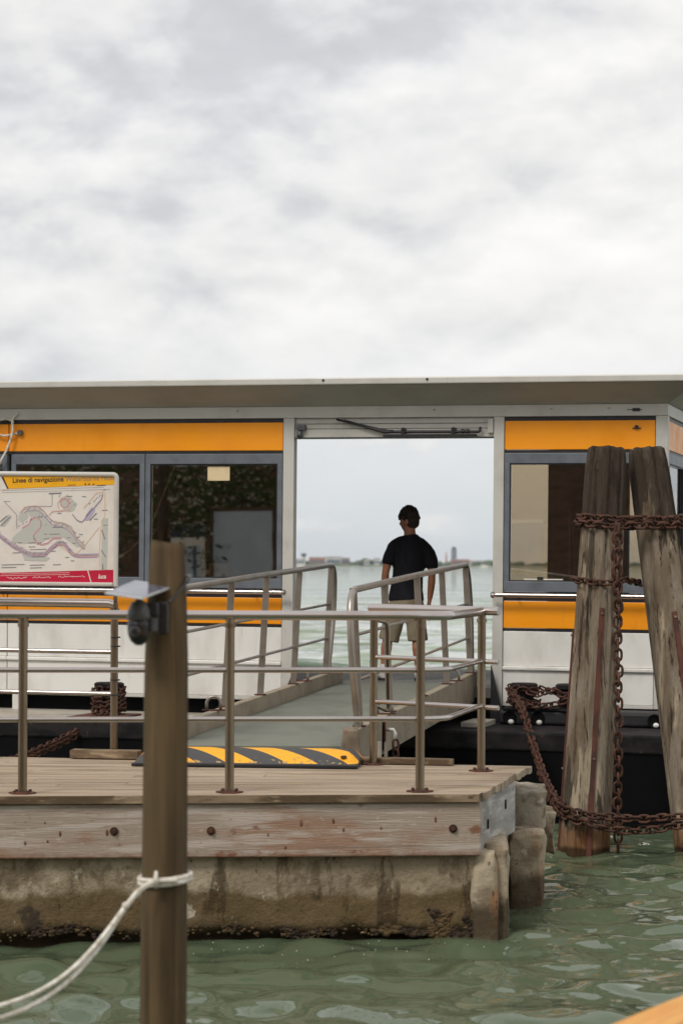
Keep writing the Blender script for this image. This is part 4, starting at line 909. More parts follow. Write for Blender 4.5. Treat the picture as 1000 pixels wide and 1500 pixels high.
# ------------------------------------------------------------------ mooring piles, iron straps
def pile(label, base, top, r0, r1, straps, seed):
    base = Vector(base); top = Vector(top)
    ax = (top - base); Ln = ax.length; t = thing('mooring_pile', label, 'mooring pile', base, group='oak piles of the mooring cluster')
    ax.normalize(); sx = (Vector((1, 0, 0)) - ax * ax.x).normalized(); sy = ax.cross(sx)
    nu, nv = 64, 120; vs = []
    for j in range(nv + 1):
        s = j / nv; r_ = r0 + (r1 - r0) * s
        if s > .94: r_ *= 1 - .10 * ((s - .94) / .06) ** 2
        for i in range(nu):
            a = 2 * PI * i / nu; q = Vector((math.cos(a), math.sin(a), 0))
            k = 1 + .035 * noise.noise(q * 1.4 + Vector((seed, 0, s * 1.3))) + .022 * noise.noise(Vector((q.x * 3.2, q.y * 3.2 + seed, s * 2)))
            cr = noise.noise(Vector((q.x * 6 + seed, q.y * 6, s * 1.6)))         # drying cracks run with the grain
            if cr > .18: k -= min(.13, (cr - .18) * .8) * (.6 + .8 * s)
            h = s * Ln + (.020 * noise.noise(Vector((q.x * 2, q.y * 2, seed))) if j == nv else 0)
            vs.append(ax * h + (sx * math.cos(a) + sy * math.sin(a)) * r_ * k)
    fs = [(j * nu + i, j * nu + (i + 1) % nu, (j + 1) * nu + (i + 1) % nu, (j + 1) * nu + i) for j in range(nv) for i in range(nu)]
    c = len(vs); vs.append(ax * (Ln - .01)); fs += [(nv * nu + i, nv * nu + (i + 1) % nu, c) for i in range(nu)]
    o = MB().add(vs, fs).build('shaft', pile_wood, t, smooth=True)
    o.data.materials.append(pile_top_m)
    for pl in o.data.polygons:
        if c in pl.vertices: pl.material_index = 1
    for (ang, s0, s1, w) in straps:
        g = MB(); n = 40; vs = []
        for j in range(n + 1):
            s = s0 + (s1 - s0) * j / n; r_ = (r0 + (r1 - r0) * s) * 1.03 + .006; h = s * Ln
            for (dw, dr_) in ((-w, 0), (w, 0), (w, -.03), (-w, -.03)):
                a = R(ang); q = sx * math.cos(a) + sy * math.sin(a); tq = -sx * math.sin(a) + sy * math.cos(a)
                vs.append(ax * h + q * (r_ + dr_) + tq * dw)
        fs = [(j * 4 + k, j * 4 + (k + 1) % 4, (j + 1) * 4 + (k + 1) % 4, (j + 1) * 4 + k) for j in range(n) for k in range(4)] + [(0, 1, 2, 3), (n * 4, n * 4 + 3, n * 4 + 2, n * 4 + 1)]
        so_ = MB().add(vs, fs).build('iron_strap', strap_m, t)
        for s in (s1 - .01, (s0 + s1) / 2):
            a = R(ang); q = sx * math.cos(a) + sy * math.sin(a); r_ = (r0 + (r1 - r0) * s) * 1.03 + .006
            p = ax * (s * Ln) + q * r_; MB().tube([p - q * .01, p + q * .012], .011, 8).build('bolt', steel_warm, so_)
    return t
b = spot(857, 1245, 19.8); tp = spot(888, 657, 20.1)
LB = Vector((b.x - (tp.x - b.x) * .35, 19.65, -1.15)); LT = Vector((tp.x, tp.y, tp.z))
P1 = pile('grey oak mooring pile with dark top, left of the chained pair', LB, LT, .222, .172, [(-86, .15, .70, .020), (183, .15, .66, .016)], 1.3)
b2_ = spot(1028, 1250, 19.7); tp2 = spot(946, 659, 20.3)
RB = Vector((b2_.x - (tp2.x - b2_.x) * .35, 19.5, -1.15)); RTp = Vector(tp2)
P2 = pile('leaning grey oak mooring pile, right of the chained pair at the picture edge', RB, RTp, .222, .166, [(-84, .1, .69, .020)], 5.1)
def on_pile(B, T, z): s = (z - B.z) / (T.z - B.z); return B + (T - B) * s, .222 + (.169 - .222) * s

# ------------------------------------------------------------------ chains: every link its own object
def link_mesh(ln, wd, wire):
    pts = []; r_ = wd / 2; h = ln / 2 - r_
    for a in range(-90, 91, 36): pts.append((h + r_ * math.cos(R(a)), r_ * math.sin(R(a)), 0))
    for a in range(90, 271, 36): pts.append((-h + r_ * math.cos(R(a)), r_ * math.sin(R(a)), 0))
    g = MB().tube(pts, wire, 7, closed=True); me = bpy.data.meshes.new('link'); me.from_pydata(g.v, [], g.f); me.materials.append(rust)
    me.polygons.foreach_set('use_smooth', [True] * len(me.polygons)); return me
LINK = link_mesh(.098, .060, .0112)
LINK_S = link_mesh(.084, .052, .0095)
def chain(label, paths, pitch=.068, me=LINK, jitter=.25, out=None):
    root = thing('chain', label, 'chain', paths[0][0])
    r2 = random.Random(len(label))
    for path in paths:
        P_ = [Vector(p) for p in path]; L_ = [0]
        for a, b in zip(P_[:-1], P_[1:]): L_.append(L_[-1] + (b - a).length)
        n = max(2, int(L_[-1] / pitch)); tw = r2.random() * 40
        for i in range(n):
            d = (i + .5) * L_[-1] / n; k = 0
            while k < len(L_) - 2 and L_[k + 1] < d: k += 1
            t_ = (P_[k + 1] - P_[k]).normalized(); p = P_[k] + t_ * (d - L_[k])
            up = Vector((0, 0, 1)) if abs(t_.z) < .8 else Vector((0, -1, 0))
            y = up.cross(t_).normalized(); z = t_.cross(y)
            rot = Matrix((t_, y, z)).transposed().to_4x4()
            ang = R(45 if i % 2 else -45) if out is None else R(out[i % 2])
            ang += R(r2.uniform(-14, 14))
            o = bpy.data.objects.new('link', me); C.objects.link(o); o.parent = root
            j = Vector((r2.uniform(-1, 1), r2.uniform(-1, 1), r2.uniform(-1, 1))) * .006 * jitter * 4
            o.matrix_local = Matrix.Translation(p + j - Vector(paths[0][0])) @ rot @ Matrix.Rotation(ang, 4, 'X')
    return root
def loop_around(z, dz, m=72, both=True, gap=.022):
    """closed path hugging one or both piles at height z"""
    c1, r1 = on_pile(LB, LT, z); c2, r2 = on_pile(RB, RTp, z)
    pts = []
    for i in range(m + 1):
        a = 2 * PI * i / m; q = Vector((math.cos(a), math.sin(a), 0))
        cand = [c1 + q * (r1 + gap)] + ([c2 + q * (r2 + gap)] if both else [])
        p = max(cand, key=lambda v: v.dot(q)); pts.append(Vector((p.x, p.y, z + dz * math.sin(a * 2 + 1))))
    # straighten jumps between the two piles
    out = [pts[0]]
    for p in pts[1:]:
        d = (p - out[-1]).length
        if d > .12:
            n = int(d / .05)
            for k in range(1, n): out.append(out[-1] * 0 + (pts[pts.index(p) - 1] * (1 - k / n) + p * k / n))
        out.append(p)
    return out
z_up = spot(870, 763, 19.8).z
chain('rusty double chain wrapped round the dark tops of both mooring piles', [loop_around(z_up + .028, .008), loop_around(z_up - .028, .010, gap=.03)])
z_mid = spot(850, 853, 19.7).z
def mid():
    c1, r1 = on_pile(LB, LT, z_mid)
    pts = [c1 + Vector(((r1 + .02) * math.cos(R(a)), (r1 + .02) * math.sin(R(a)), .02 - .05 * (1 - abs(math.cos(R(a)))) * .5)) for a in range(150, 361, 10)]
    c2, r2 = on_pile(RB, RTp, z_mid)
    pts.append(c2 + Vector((-r2 * .9, .22, -.01)))
    return [[Vector((p.x, p.y, p.z)) for p in pts]]
chain('single rusty chain round the left pile below the double wrap', mid(), me=LINK_S, pitch=.06)
vt = spot(905, 770, 19.55)
chain('long rusty chain hanging straight down between the two piles to the water', [[vt, vt + Vector((.004, .01, -.9)), spot(907, 1245, 19.58)], [spot(902, 768, 19.62), spot(901, 830, 19.62), spot(906, 895, 19.60)]], out=(90, 0), pitch=.0665)
def sag(a, b, drop, n=16):
    a = Vector(a); b = Vector(b); return [a + (b - a) * (i / n) - Vector((0, 0, drop * 4 * (i / n) * (1 - i / n))) for i in range(n + 1)]
Wp = lambda x, y, z: MW[PON.name] @ Vector((x, y, z))
k0 = Wp(1.24, -.43, 1.17)
def hang(off, dz):
    a = [k0 + Vector((off, 0, 0)), spot(766 + off * 40, 1040, 22.4), spot(783, 1095, 21.6), spot(805, 1160 + dz, 20.6), spot(826, 1188 + dz, 19.62), spot(858, 1198 + dz, 19.45), spot(905, 1205 + dz * 1.5, 19.45), spot(950, 1206 + dz * 1.5, 19.42), spot(1000, 1200 + dz, 19.36), spot(1050, 1196 + dz, 19.4)]
    return fillet([tuple(p) for p in a], .5, 5)
chain('heavy rusty double chain hanging from the right bollards and looping past the piles', [hang(0, -4), hang(.03, 8)])
def wrap(cx, cy, r_, zs, a0=0, a1=360):
    return [[Wp(cx + r_ * math.cos(R(a)), cy + r_ * math.sin(R(a)), z + .01 * math.sin(R(a * 3))) for a in range(a0, a1 + 1, 15)] for z in zs]
chain('rusty chain wound round the two black bollards beside the piles', wrap(1.36, -.30, .135, (1.05, 1.17), 0, 360) + [[Wp(1.36, -.44, 1.17), Wp(1.52, -.46, 1.12), Wp(1.66, -.46, 1.18), Wp(1.82, -.45, 1.10), Wp(2.0, -.42, 1.02)], [Wp(1.3, -.45, 1.03), Wp(1.55, -.46, 1.02), Wp(1.75, -.46, 1.06), Wp(1.95, -.43, 1.10)], [Wp(1.55, -.45, 1.2), Wp(1.7, -.46, 1.13), Wp(1.92, -.45, 1.14)]], me=LINK_S, pitch=.058, jitter=.5)
chain('rusty chain wound several times round the left bollard on the white ledge', wrap(-2.66, -.72, .145, (.90, .95, 1.0, 1.05, 1.095)), me=LINK_S, pitch=.058, jitter=.4)
ca = Wp(-2.62, -.90, .90)
chain('rusty chain slanting down left from the left bollard across the black hull', [sag(ca, spot(-60, 1125, 21.2), .12), sag(ca + Vector((.02, 0, -.02)), spot(-60, 1131, 21.2), .13)], me=LINK_S, pitch=.062)
cg = gl(.16, 1.01) + Vector((.08, 0, -.06))
chain('short rusty chain hanging from the shackle on the gangway side beam', [[cg, cg + Vector((.01, 0, -.14)), cg + Vector((.04, .1, -.28))]], me=LINK_S, pitch=.055)

# ------------------------------------------------------------------ near pole with solar camera and rope
pc = spot(243, 1100, 9.5); px_, py_ = pc.x, 9.5
pz = spot(245, 795, 9.5).z
POLE = thing('mooring_pole', 'brown wooden mooring pole in front, blurred, with rope and camera', 'pole', (px_, py_, 0))
vs = []; nu = 40
prof = [(-2.0, .094), (.8, .0915), (1.4, .0885), (1.95, .0865), (2.15, .0800), (pz - .02, .0690), (pz, .0640)]
dense = []
for (z0_, r0_), (z1_, r1_) in zip(prof[:-1], prof[1:]):
    for k in range(14): dense.append((z0_ + (z1_ - z0_) * k / 14, r0_ + (r1_ - r0_) * k / 14))
dense.append(prof[-1])
for (z, r_) in dense:
    for i in range(nu):
        a = 2 * PI * i / nu; k = 1 + .018 * noise.noise(Vector((math.cos(a) * 2, math.sin(a) * 2, z * .7))) + .012 * noise.noise(Vector((math.cos(a) * 7, math.sin(a) * 7, z * .5)))
        zz = z + (.012 * math.cos(a) * -1 if z == pz else 0); vs.append((r_ * k * math.cos(a) + .004 * (z - 1), r_ * k * math.sin(a), zz))
m = len(dense)
MB().add(vs, [(j * nu + i, j * nu + (i + 1) % nu, (j + 1) * nu + (i + 1) % nu, (j + 1) * nu + i) for j in range(m - 1) for i in range(nu)] + [tuple(range((m - 1) * nu, m * nu))]).build('shaft', pole_wood, POLE, smooth=50)
SC = thing('solar_camera', 'black dome security camera with a tilted solar panel on the near pole', 'camera', (px_, py_, 2.1))
sp9 = lambda a, b, d: spot(a, b, d) - Vector((px_, py_, 2.1))
# bracket box on the pole's face
q = sp9(236, 905, 9.34)
MB().box(q.x - .012, q.x + .028, q.y, q.y + .06, q.z - .065, q.z + .062).build('wall_plate', plastic_black, SC, bevel=.008)
q2 = sp9(222, 903, 9.32)
MB().box(q2.x - .022, q2.x + .03, q2.y - .03, q2.y + .03, q2.z + .0, q2.z + .055).build('arm', plastic_black, SC, bevel=.01)
MB().box(q2.x - .004, q2.x + .022, q2.y - .035, q2.y + .02, q2.z - .06, q2.z - .005).build('junction_box', plastic_grey, SC, bevel=.008)
q3 = sp9(204, 905, 9.30)
MB().lathe([(.012, .066), (.030, .058), (.043, .03), (.046, .0), (.044, -.006)], 24, tuple(q3)).build('upper_shell', plastic_grey, SC, smooth=True)
dm = MB().lathe([(.044, -.008), (.0455, -.03), (.042, -.065), (.032, -.09), (.014, -.105), (.004, -.107)], 24, tuple(q3)).build('dome', plastic_black, SC, smooth=True)
MB().lathe([(.018, -.012), (.021, -.004), (.019, .006)], 16, (q3.x - .012, q3.y - .040, q3.z - .052), 'y').build('lens_ring', plastic_grey, dm)
MB().lathe([(.013, -.016), (.013, -.011)], 14, (q3.x - .012, q3.y - .040, q3.z - .052), 'y').build('lens', plastic_black, dm)
MB().lathe([(.016, .06), (.013, .075), (.020, .085), (.020, .092), (.008, .105)], 14, tuple(q3)).build('neck', plastic_black, SC, smooth=40)
c0, c1, c2, c3 = sp9(153, 868, 9.20), sp9(208, 876, 9.12), sp9(256, 858, 9.48), sp9(198, 850, 9.58)
up = (c1 - c0).cross(c2 - c1).normalized(); up = up if up.z > 0 else -up
MB().box8([tuple(c - up * .008) for c in (c0, c1, c2, c3)] + [tuple(c) for c in (c0, c1, c2, c3)]).build('solar_panel', solar_rim, SC, bevel=.003)
cc = (c0 + c1 + c2 + c3) / 4
sh = [cc + (c - cc) * .90 + up * .0005 for c in (c0, c1, c2, c3)]
sp_ = MB().box8([tuple(c) for c in sh] + [tuple(c + up * .001) for c in sh]).build('solar_cells', solar_m, SC)
for k in range(1, 5):
    a = sh[0] + (sh[3] - sh[0]) * k / 5 + up * .0012; b = sh[1] + (sh[2] - sh[1]) * k / 5 + up * .0012
    w = (sh[3] - sh[0]).normalized() * .0012
    MB().box8([tuple(a - w), tuple(b - w), tuple(b + w), tuple(a + w), tuple(a - w + up * .0004), tuple(b - w + up * .0004), tuple(b + w + up * .0004), tuple(a + w + up * .0004)]).build('cell_line', solar_rim, SC)
MB().tube([q3 + Vector((0, 0, .095)), cc - up * .016], .012, 8).build('panel_mount', plastic_black, SC)
wire = fillet([sp9(244, 888, 9.36), sp9(258, 872, 9.38), sp9(277, 850, 9.47), sp9(279, 842, 9.52), sp9(270, 846, 9.61)], .04, 6)
MB().tube(wire, .006, 8).build('cable', plastic_black, SC, smooth=True)
# rope: turns round the pole, a knot, two strands sagging off to the left
rz = spot(250, 1289, 9.4).z
ROPE = thing('mooring_rope', 'white double mooring rope tied round the near pole, sagging to the left', 'rope', (px_, py_, rz))
rr = .1005
for dz in (.0, -.004):
    ringp = [(rr * math.cos(R(a)) + .003, rr * math.sin(R(a)), dz * 4 + .010 * math.sin(R(a) * 1 + 1.2)) for a in range(0, 360, 15)]
    MB().tube(ringp, .0105, 8, closed=True).build('turn', rope_m, ROPE, smooth=True)
sr = lambda a, b, d: tuple(spot(a, b, d) - Vector((px_, py_, rz)))
for k, (e, r_) in enumerate((((-20, 1481), .0088), ((-20, 1497), .0092))):
    pts = [sr(262, 1290, 9.39), sr(231, 1289 + k, 9.385), sr(206, 1303 + k * 2, 9.33), sr(184, 1331 + 2 * k, 9.25), sr(150, 1378 + k * 9, 9.1), sr(105, 1426 + k * 13, 8.95), sr(50, 1460 + k * 16, 8.8), sr(-30, 1484 + k * 20, 8.6)]
    MB().tube(fillet(pts, .12, 6), r_, 10).build('strand', rope_m, ROPE, smooth=True)
MB().tube([sr(231, 1277, 9.37), sr(230, 1289, 9.355), sr(231, 1301, 9.37)], [.006, .010, .006], 8).build('knot', rope_m, ROPE, smooth=True)
MB().lathe([(.008, -.012), (.0155, -.006), (.0155, .006), (.008, .012)], 10, sr(186, 1328, 9.25), 'x').build('splice', rope_m, ROPE, smooth=True)

# ------------------------------------------------------------------ varnished boat whose foredeck edge shows at the lower right
BT = thing('wooden_boat', 'varnished orange wooden boat deck at the lower right corner', 'boat', (1.70, 7.2, 0), Matrix.Rotation(R(-31), 4, 'Z'))
n = 24; secs = []
for i in range(n + 1):
    s = i / n; y = -2.6 + 6.0 * s; w = .92 * (1 - max(0, (s - .45) / .55) ** 2.4) + .01; z = .84 + .10 * s
    secs.append((y, w, z))
vs = []
for (y, w, z) in secs: vs += [(-w, y, z), (-w * .82, y, .15), (-w * .35, y, -.25), (w * .35, y, -.25), (w * .82, y, .15), (w, y, z)]
fs = [(i * 6 + k, i * 6 + k + 1, (i + 1) * 6 + k + 1, (i + 1) * 6 + k) for i in range(n) for k in range(5)] + [tuple(range(6)), tuple(range(n * 6, n * 6 + 6))[::-1]]
MB().add(vs, fs).build('hull', boat_white, BT, smooth=40)
vs = []
for (y, w, z) in secs: vs += [(-w - .02, y, z + .004), (-w * .5, y, z + .03), (0, y, z + .04), (w * .5, y, z + .03), (w + .02, y, z + .004), (w + .02, y, z - .05), (-w - .02, y, z - .05)]
fs = [(i * 7 + k, i * 7 + (k + 1) % 7, (i + 1) * 7 + (k + 1) % 7, (i + 1) * 7 + k) for i in range(n) for k in range(7)] + [tuple(range(7)), tuple(range(n * 7, n * 7 + 7))[::-1]]
fd = MB().add(vs, fs).build('foredeck', varnish, BT, smooth=40)
for f_ in (-.8, -.64, -.48, -.32, -.16, 0, .16, .32, .48, .64, .8):      # dark caulked seams between the deck boards
    pts = [(w * f_, y, z + (.04 - .02 * abs(f_) if abs(f_) <= .5 else .03 - .052 * (abs(f_) - .5)) + .0015) for (y, w, z) in secs[2:22]]
    MB().add([p for q in pts for p in ((q[0] - .003, q[1], q[2]), (q[0] + .003, q[1], q[2]))], [(2 * i, 2 * i + 1, 2 * i + 3, 2 * i + 2) for i in range(len(pts) - 1)]).build('deck_seam', trunk_m, fd)
for sx in (-1, 1):
    MB().tube([(sx * .5 - .10, 1.2, .98), (sx * .5 + .10, 1.2, .98)], .012, 8).tube([(sx * .5 - .04, 1.2, .92), (sx * .5 - .04, 1.2, .98)], .012, 8).tube([(sx * .5 + .04, 1.2, .92), (sx * .5 + .04, 1.2, .98)], .012, 8).build('cleat', steel, fd)

# ------------------------------------------------------------------ the man in the doorway
def skin_mesh(name, pts, edges, radii, m, parent, sub=2, root=0):
    me = bpy.data.meshes.new(name); me.from_pydata(pts, edges, []); me.materials.append(m)
    o = bpy.data.objects.new(name, me); C.objects.link(o); o.parent = parent
    md = o.modifiers.new('skin', 'SKIN'); md.use_smooth_shade = True
    for i, r_ in enumerate(radii):
        sv = me.skin_vertices[0].data[i]; sv.radius = r_ if isinstance(r_, tuple) else (r_, r_); sv.use_root = (i == root)
    s_ = o.modifiers.new('sub', 'SUBSURF'); s_.levels = sub; s_.render_levels = sub
    return o
def rings(g, rs, n=18, tilt=None):
    """closed loft through elliptical rings (x, y, z, rx, ry) set square to the path"""
    P_ = [Vector(r_[:3]) for r_ in rs]; vs = []
    ref = Vector((0, 0, 1)) if abs(P_[-1].x - P_[0].x) > 1.2 * abs(P_[-1].z - P_[0].z) and abs(P_[-1].x - P_[0].x) > .2 else Vector((1, 0, 0))
    for i, r_ in enumerate(rs):
        a = P_[max(i - 1, 0)]; b = P_[min(i + 1, len(rs) - 1)]; t_ = (b - a).normalized()
        u = (ref - t_ * ref.dot(t_)).normalized()
        w = t_.cross(u)
        for k in range(n): c = 2 * PI * k / n; vs.append(P_[i] + u * math.cos(c) * r_[3] + w * math.sin(c) * (r_[4] if len(r_) > 4 else r_[3]))
    m = len(rs)
    fs = [(i * n + k, i * n + (k + 1) % n, (i + 1) * n + (k + 1) % n, (i + 1) * n + k) for i in range(m - 1) for k in range(n)]
    fs += [tuple(range(n))[::-1], tuple(range((m - 1) * n, m * n))]
    return g.add(vs, fs)
def fuse(g, name, m, parent, voxel, smooth=4):
    o = g.build(name, m, parent, smooth=True)
    r_ = o.modifiers.new('fuse', 'REMESH'); r_.mode = 'VOXEL'; r_.voxel_size = voxel; r_.use_smooth_shade = True
    q = o.modifiers.new('relax', 'SMOOTH'); q.factor = .5; q.iterations = smooth
    return o
def man():
    f = spot(600, 1003, 24.8)
    M_ = thing('person', 'man in black t-shirt and beige shorts seen from behind, looking left over the water', 'person', (f.x, 24.8, 1.15))
    g = MB()
    # trunk and neck
    rings(g, [(-.03, 0, .80, .14, .095), (-.03, 0, .92, .14, .095), (-.02, 0, 1.06, .125, .08), (-.005, 0, 1.22, .135, .082), (.01, -.006, 1.33, .135, .076), (.012, -.008, 1.40, .105, .062), (.004, -.006, 1.45, .066, .058), (-.002, .004, 1.52, .060, .064), (-.006, .010, 1.58, .058, .064)], 24)
    rings(g, [(-.165, -.010, 1.358, .044), (-.10, -.010, 1.395, .050), (.0, -.010, 1.415, .058), (.11, -.010, 1.378, .050), (.185, -.010, 1.318, .044)], 16)
    LEG = (((-.10, 0, .86, .095), (-.15, .02, .65, .080), (-.205, .025, .49, .056), (-.226, .0, .40, .052), (-.236, -.018, .33, .057), (-.25, -.02, .20, .043), (-.262, -.02, .10, .034), (-.266, -.015, .04, .036)),
           ((.045, 0, .86, .095), (.06, .012, .65, .080), (.074, .015, .49, .056), (.080, -.008, .40, .052), (.085, -.026, .33, .057), (.09, -.024, .20, .043), (.094, -.02, .10, .034), (.096, -.015, .04, .036)))
    for lg in LEG:
        rings(g, lg, 18); a = lg[-1]; sg = -1 if a[0] < 0 else 1
        rings(g, [(a[0], a[1] - .03, .045, .034, .034), (a[0] + .01 * sg, a[1] + .08, .045, .040, .03), (a[0] + .03 * sg, a[1] + .17, .032, .038, .02)], 12)
    ARM = ((-1, ((-.15, -.01, 1.37, .045), (-.178, -.015, 1.350, .046), (-.222, -.02, 1.24, .046), (-.248, -.02, 1.11, .038), (-.252, -.002, 1.04, .040), (-.250, .03, .94, .034), (-.244, .05, .865, .0255, .030))),
           (1, ((.17, -.01, 1.335, .05), (.205, -.015, 1.315, .052), (.218, -.02, 1.21, .046), (.226, -.02, 1.08, .038), (.224, -.002, 1.01, .040), (.216, .03, .91, .034), (.208, .05, .835, .0255, .030))))
    hands = []
    for sg, ar in ARM:
        rings(g, ar, 16); wr = Vector(ar[-1][:3]); hands.append(wr)
        rings(g, [(wr.x, wr.y, wr.z + .01, .024, .029), (wr.x - .003 * sg, wr.y + .006, wr.z - .03, .019, .038), (wr.x - .006 * sg, wr.y + .010, wr.z - .085, .016, .042), (wr.x - .009 * sg, wr.y + .010, wr.z - .098, .012, .038)], 14)
        for k in range(4):
            y0 = wr.y - .020 + k * .0205; ln = (.062, .078, .086, .076)[k]; z0 = wr.z - .090
            rings(g, [(wr.x - .007 * sg, y0, z0 + .012, .0095), (wr.x - .011 * sg, y0 + .004, z0 - ln * .42, .0092), (wr.x - .020 * sg, y0 + .007, z0 - ln * .75, .0086), (wr.x - .032 * sg, y0 + .008, z0 - ln, .0070)], 8)
        rings(g, [(wr.x - .010 * sg, wr.y + .030, wr.z - .022, .014), (wr.x - .018 * sg, wr.y + .058, wr.z - .060, .0115), (wr.x - .022 * sg, wr.y + .066, wr.z - .088, .010), (wr.x - .024 * sg, wr.y + .066, wr.z - .108, .0075)], 8)
    # head, turned to the left: brow, nose, lips and chin in relief
    hd = Vector((-.006, .012, 1.640)); rot = Matrix.Translation(hd) @ Matrix.Rotation(R(60), 4, 'Z') @ Matrix.Rotation(R(-3), 4, 'X')
    vs = []; nu, nv = 40, 34
    for j in range(nv + 1):
        b = PI * j / nv
        for i in range(nu):
            a = 2 * PI * i / nu; d = Vector((math.sin(b) * math.cos(a), math.sin(b) * math.sin(a), math.cos(b)))
            x, y, z = d.x * .078, d.y * .100, d.z * .124
            if z < -.02:
                t_ = min(1, (-.02 - z) / .1); x *= 1 - .24 * t_; y = y * (1 - .06 * t_) + .012 * t_
            if d.y > .3:
                k = max(0, 1 - (d.x / .22) ** 2)
                y += .026 * k * math.exp(-((z + .026) / .020) ** 2) + .008 * k * math.exp(-((z + .062) / .009) ** 2) + .007 * k * math.exp(-((z + .078) / .008) ** 2)
                y += .012 * k * math.exp(-((z + .106) / .014) ** 2) + .006 * math.exp(-((z - .022) / .010) ** 2)
                for ex in (-.032, .032): y -= .010 * math.exp(-((x - ex) / .016) ** 2 - ((z + .002) / .012) ** 2)
            vs.append(rot @ Vector((x, y, z)))
    g.add(vs, [(j * nu + i, j * nu + (i + 1) % nu, (j + 1) * nu + (i + 1) % nu, (j + 1) * nu + i) for j in range(nv) for i in range(nu)])
    body = fuse(g, 'body', skin_m, M_, .006, 2)
    for sx in (-1, 1):
        ear = MB(); blob(ear, (sx * .079, -.010, -.012), .010, .021, .034, 2.0, 10, 8); ear.v = [tuple(rot @ Vector(v)) for v in ear.v]; ear.build('ear', skin_m, body, smooth=True)
        ey = MB().lathe([(.002, .010), (.009, .006), (.011, 0), (.009, -.006), (.002, -.010)], 10, (sx * .032, .080, -.002)); ey.v = [tuple(rot @ Vector(v)) for v in ey.v]; ey.build('eye', shoe_m, body, smooth=True)
        br = MB().tube([(sx * .016, .095, .018), (sx * .034, .091, .022), (sx * .052, .078, .016)], .004, 6); br.v = [tuple(rot @ Vector(v)) for v in br.v]; br.build('eyebrow', hair_m, body)
    # hair: cropped at neck and sides, loose curls heaped on top and over the brow
    hv = []; nu, nv = 48, 34
    for j in range(nv + 1):
        b = PI * .80 * j / nv
        for i in range(nu):
            a = 2 * PI * i / nu; d = Vector((math.sin(b) * math.cos(a), math.sin(b) * math.sin(a), math.cos(b)))
            k = 1.11 + .014 * noise.noise(d * 14)
            k += .13 * max(0, d.z) ** 1.3 + .03 * noise.noise(d * 5) * max(0, d.z + .2)
            if d.y > .20 and d.z < .34: k = .88
            elif d.y > -.12 and d.z < -.12: k = .88
            if d.z < -.45: k -= .16 * min(1, (-.45 - d.z) / .25)
            hv.append(rot @ Vector((d.x * .077 * k, d.y * .098 * k, d.z * .120 * k)))
    g = MB().add(hv, [(j * nu + i, j * nu + (i + 1) % nu, (j + 1) * nu + (i + 1) % nu, (j + 1) * nu + i) for j in range(nv) for i in range(nu)])
    hr = random.Random(3)
    for i in range(420):
        a = hr.uniform(0, 2 * PI); b = hr.uniform(0, 1.45); d = Vector((math.sin(b) * math.cos(a), math.sin(b) * math.sin(a), math.cos(b)))
        if i < 80: d = Vector((hr.uniform(-.75, .75), hr.uniform(.45, .95), hr.uniform(.30, .95))).normalized()
        k_ = (1.06 + .15 * max(0, d.z) ** 1.2) * hr.uniform(.97, 1.03); c = rot @ (Vector((d.x * .079, d.y * .100, d.z * .124)) * k_); s_ = hr.uniform(.009, .017); blob(g, c, s_, s_, s_ * .8, i, 6, 4)
    g.build('hair', hair_m, M_, smooth=True)
    # t-shirt
    g = MB()
    rings(g, [(-.035, 0, .815, .188, .128), (-.035, 0, .83, .186, .127), (-.03, 0, .95, .166, .116), (-.018, 0, 1.08, .158, .110), (-.004, 0, 1.22, .168, .114), (.008, -.008, 1.33, .176, .112), (.014, -.014, 1.385, .150, .096), (.010, -.012, 1.44, .100, .084), (.004, -.006, 1.492, .072, .078)], 32)
    rings(g, [(-.214, -.012, 1.352, .022), (-.200, -.012, 1.362, .046), (-.165, -.012, 1.378, .062), (-.10, -.012, 1.402, .080), (.0, -.012, 1.420, .092), (.11, -.012, 1.382, .080), (.182, -.012, 1.334, .064), (.222, -.012, 1.302, .046), (.236, -.012, 1.288, .022)], 20)
    rings(g, [(-.14, -.01, 1.375, .064), (-.172, -.014, 1.362, .067), (-.200, -.018, 1.29, .065), (-.226, -.02, 1.205, .065), (-.228, -.02, 1.192, .063)], 18)
    rings(g, [(.165, -.01, 1.32, .066), (.198, -.015, 1.30, .068), (.218, -.018, 1.24, .067), (.228, -.02, 1.165, .066), (.228, -.02, 1.150, .064)], 18)
    ts = fuse(g, 'tshirt', shirt_m, M_, .010, 16)
    tx = bpy.data.textures.new('cloth_folds', 'CLOUDS'); tx.noise_scale = .17; tx.noise_depth = 1
    dm = ts.modifiers.new('folds', 'DISPLACE'); dm.texture = tx; dm.strength = .016; dm.mid_level = .5
    # shorts
    g = MB()
    rings(g, [(-.03, 0, .935, .162, .116), (-.03, 0, .85, .174, .124), (-.03, 0, .76, .176, .126), (-.03, 0, .69, .15, .11)], 28)
    rings(g, [(-.105, 0, .78, .105), (-.165, .012, .60, .106), (-.208, .02, .43, .110), (-.214, .02, .405, .108)], 22)
    rings(g, [(.048, 0, .78, .105), (.066, .01, .60, .104), (.082, .012, .43, .104), (.084, .012, .405, .102)], 22)
    sh = fuse(g, 'shorts', shorts_m, M_, .010, 5)
    dm = sh.modifiers.new('folds', 'DISPLACE'); dm.texture = tx; dm.strength = .024; dm.mid_level = .5
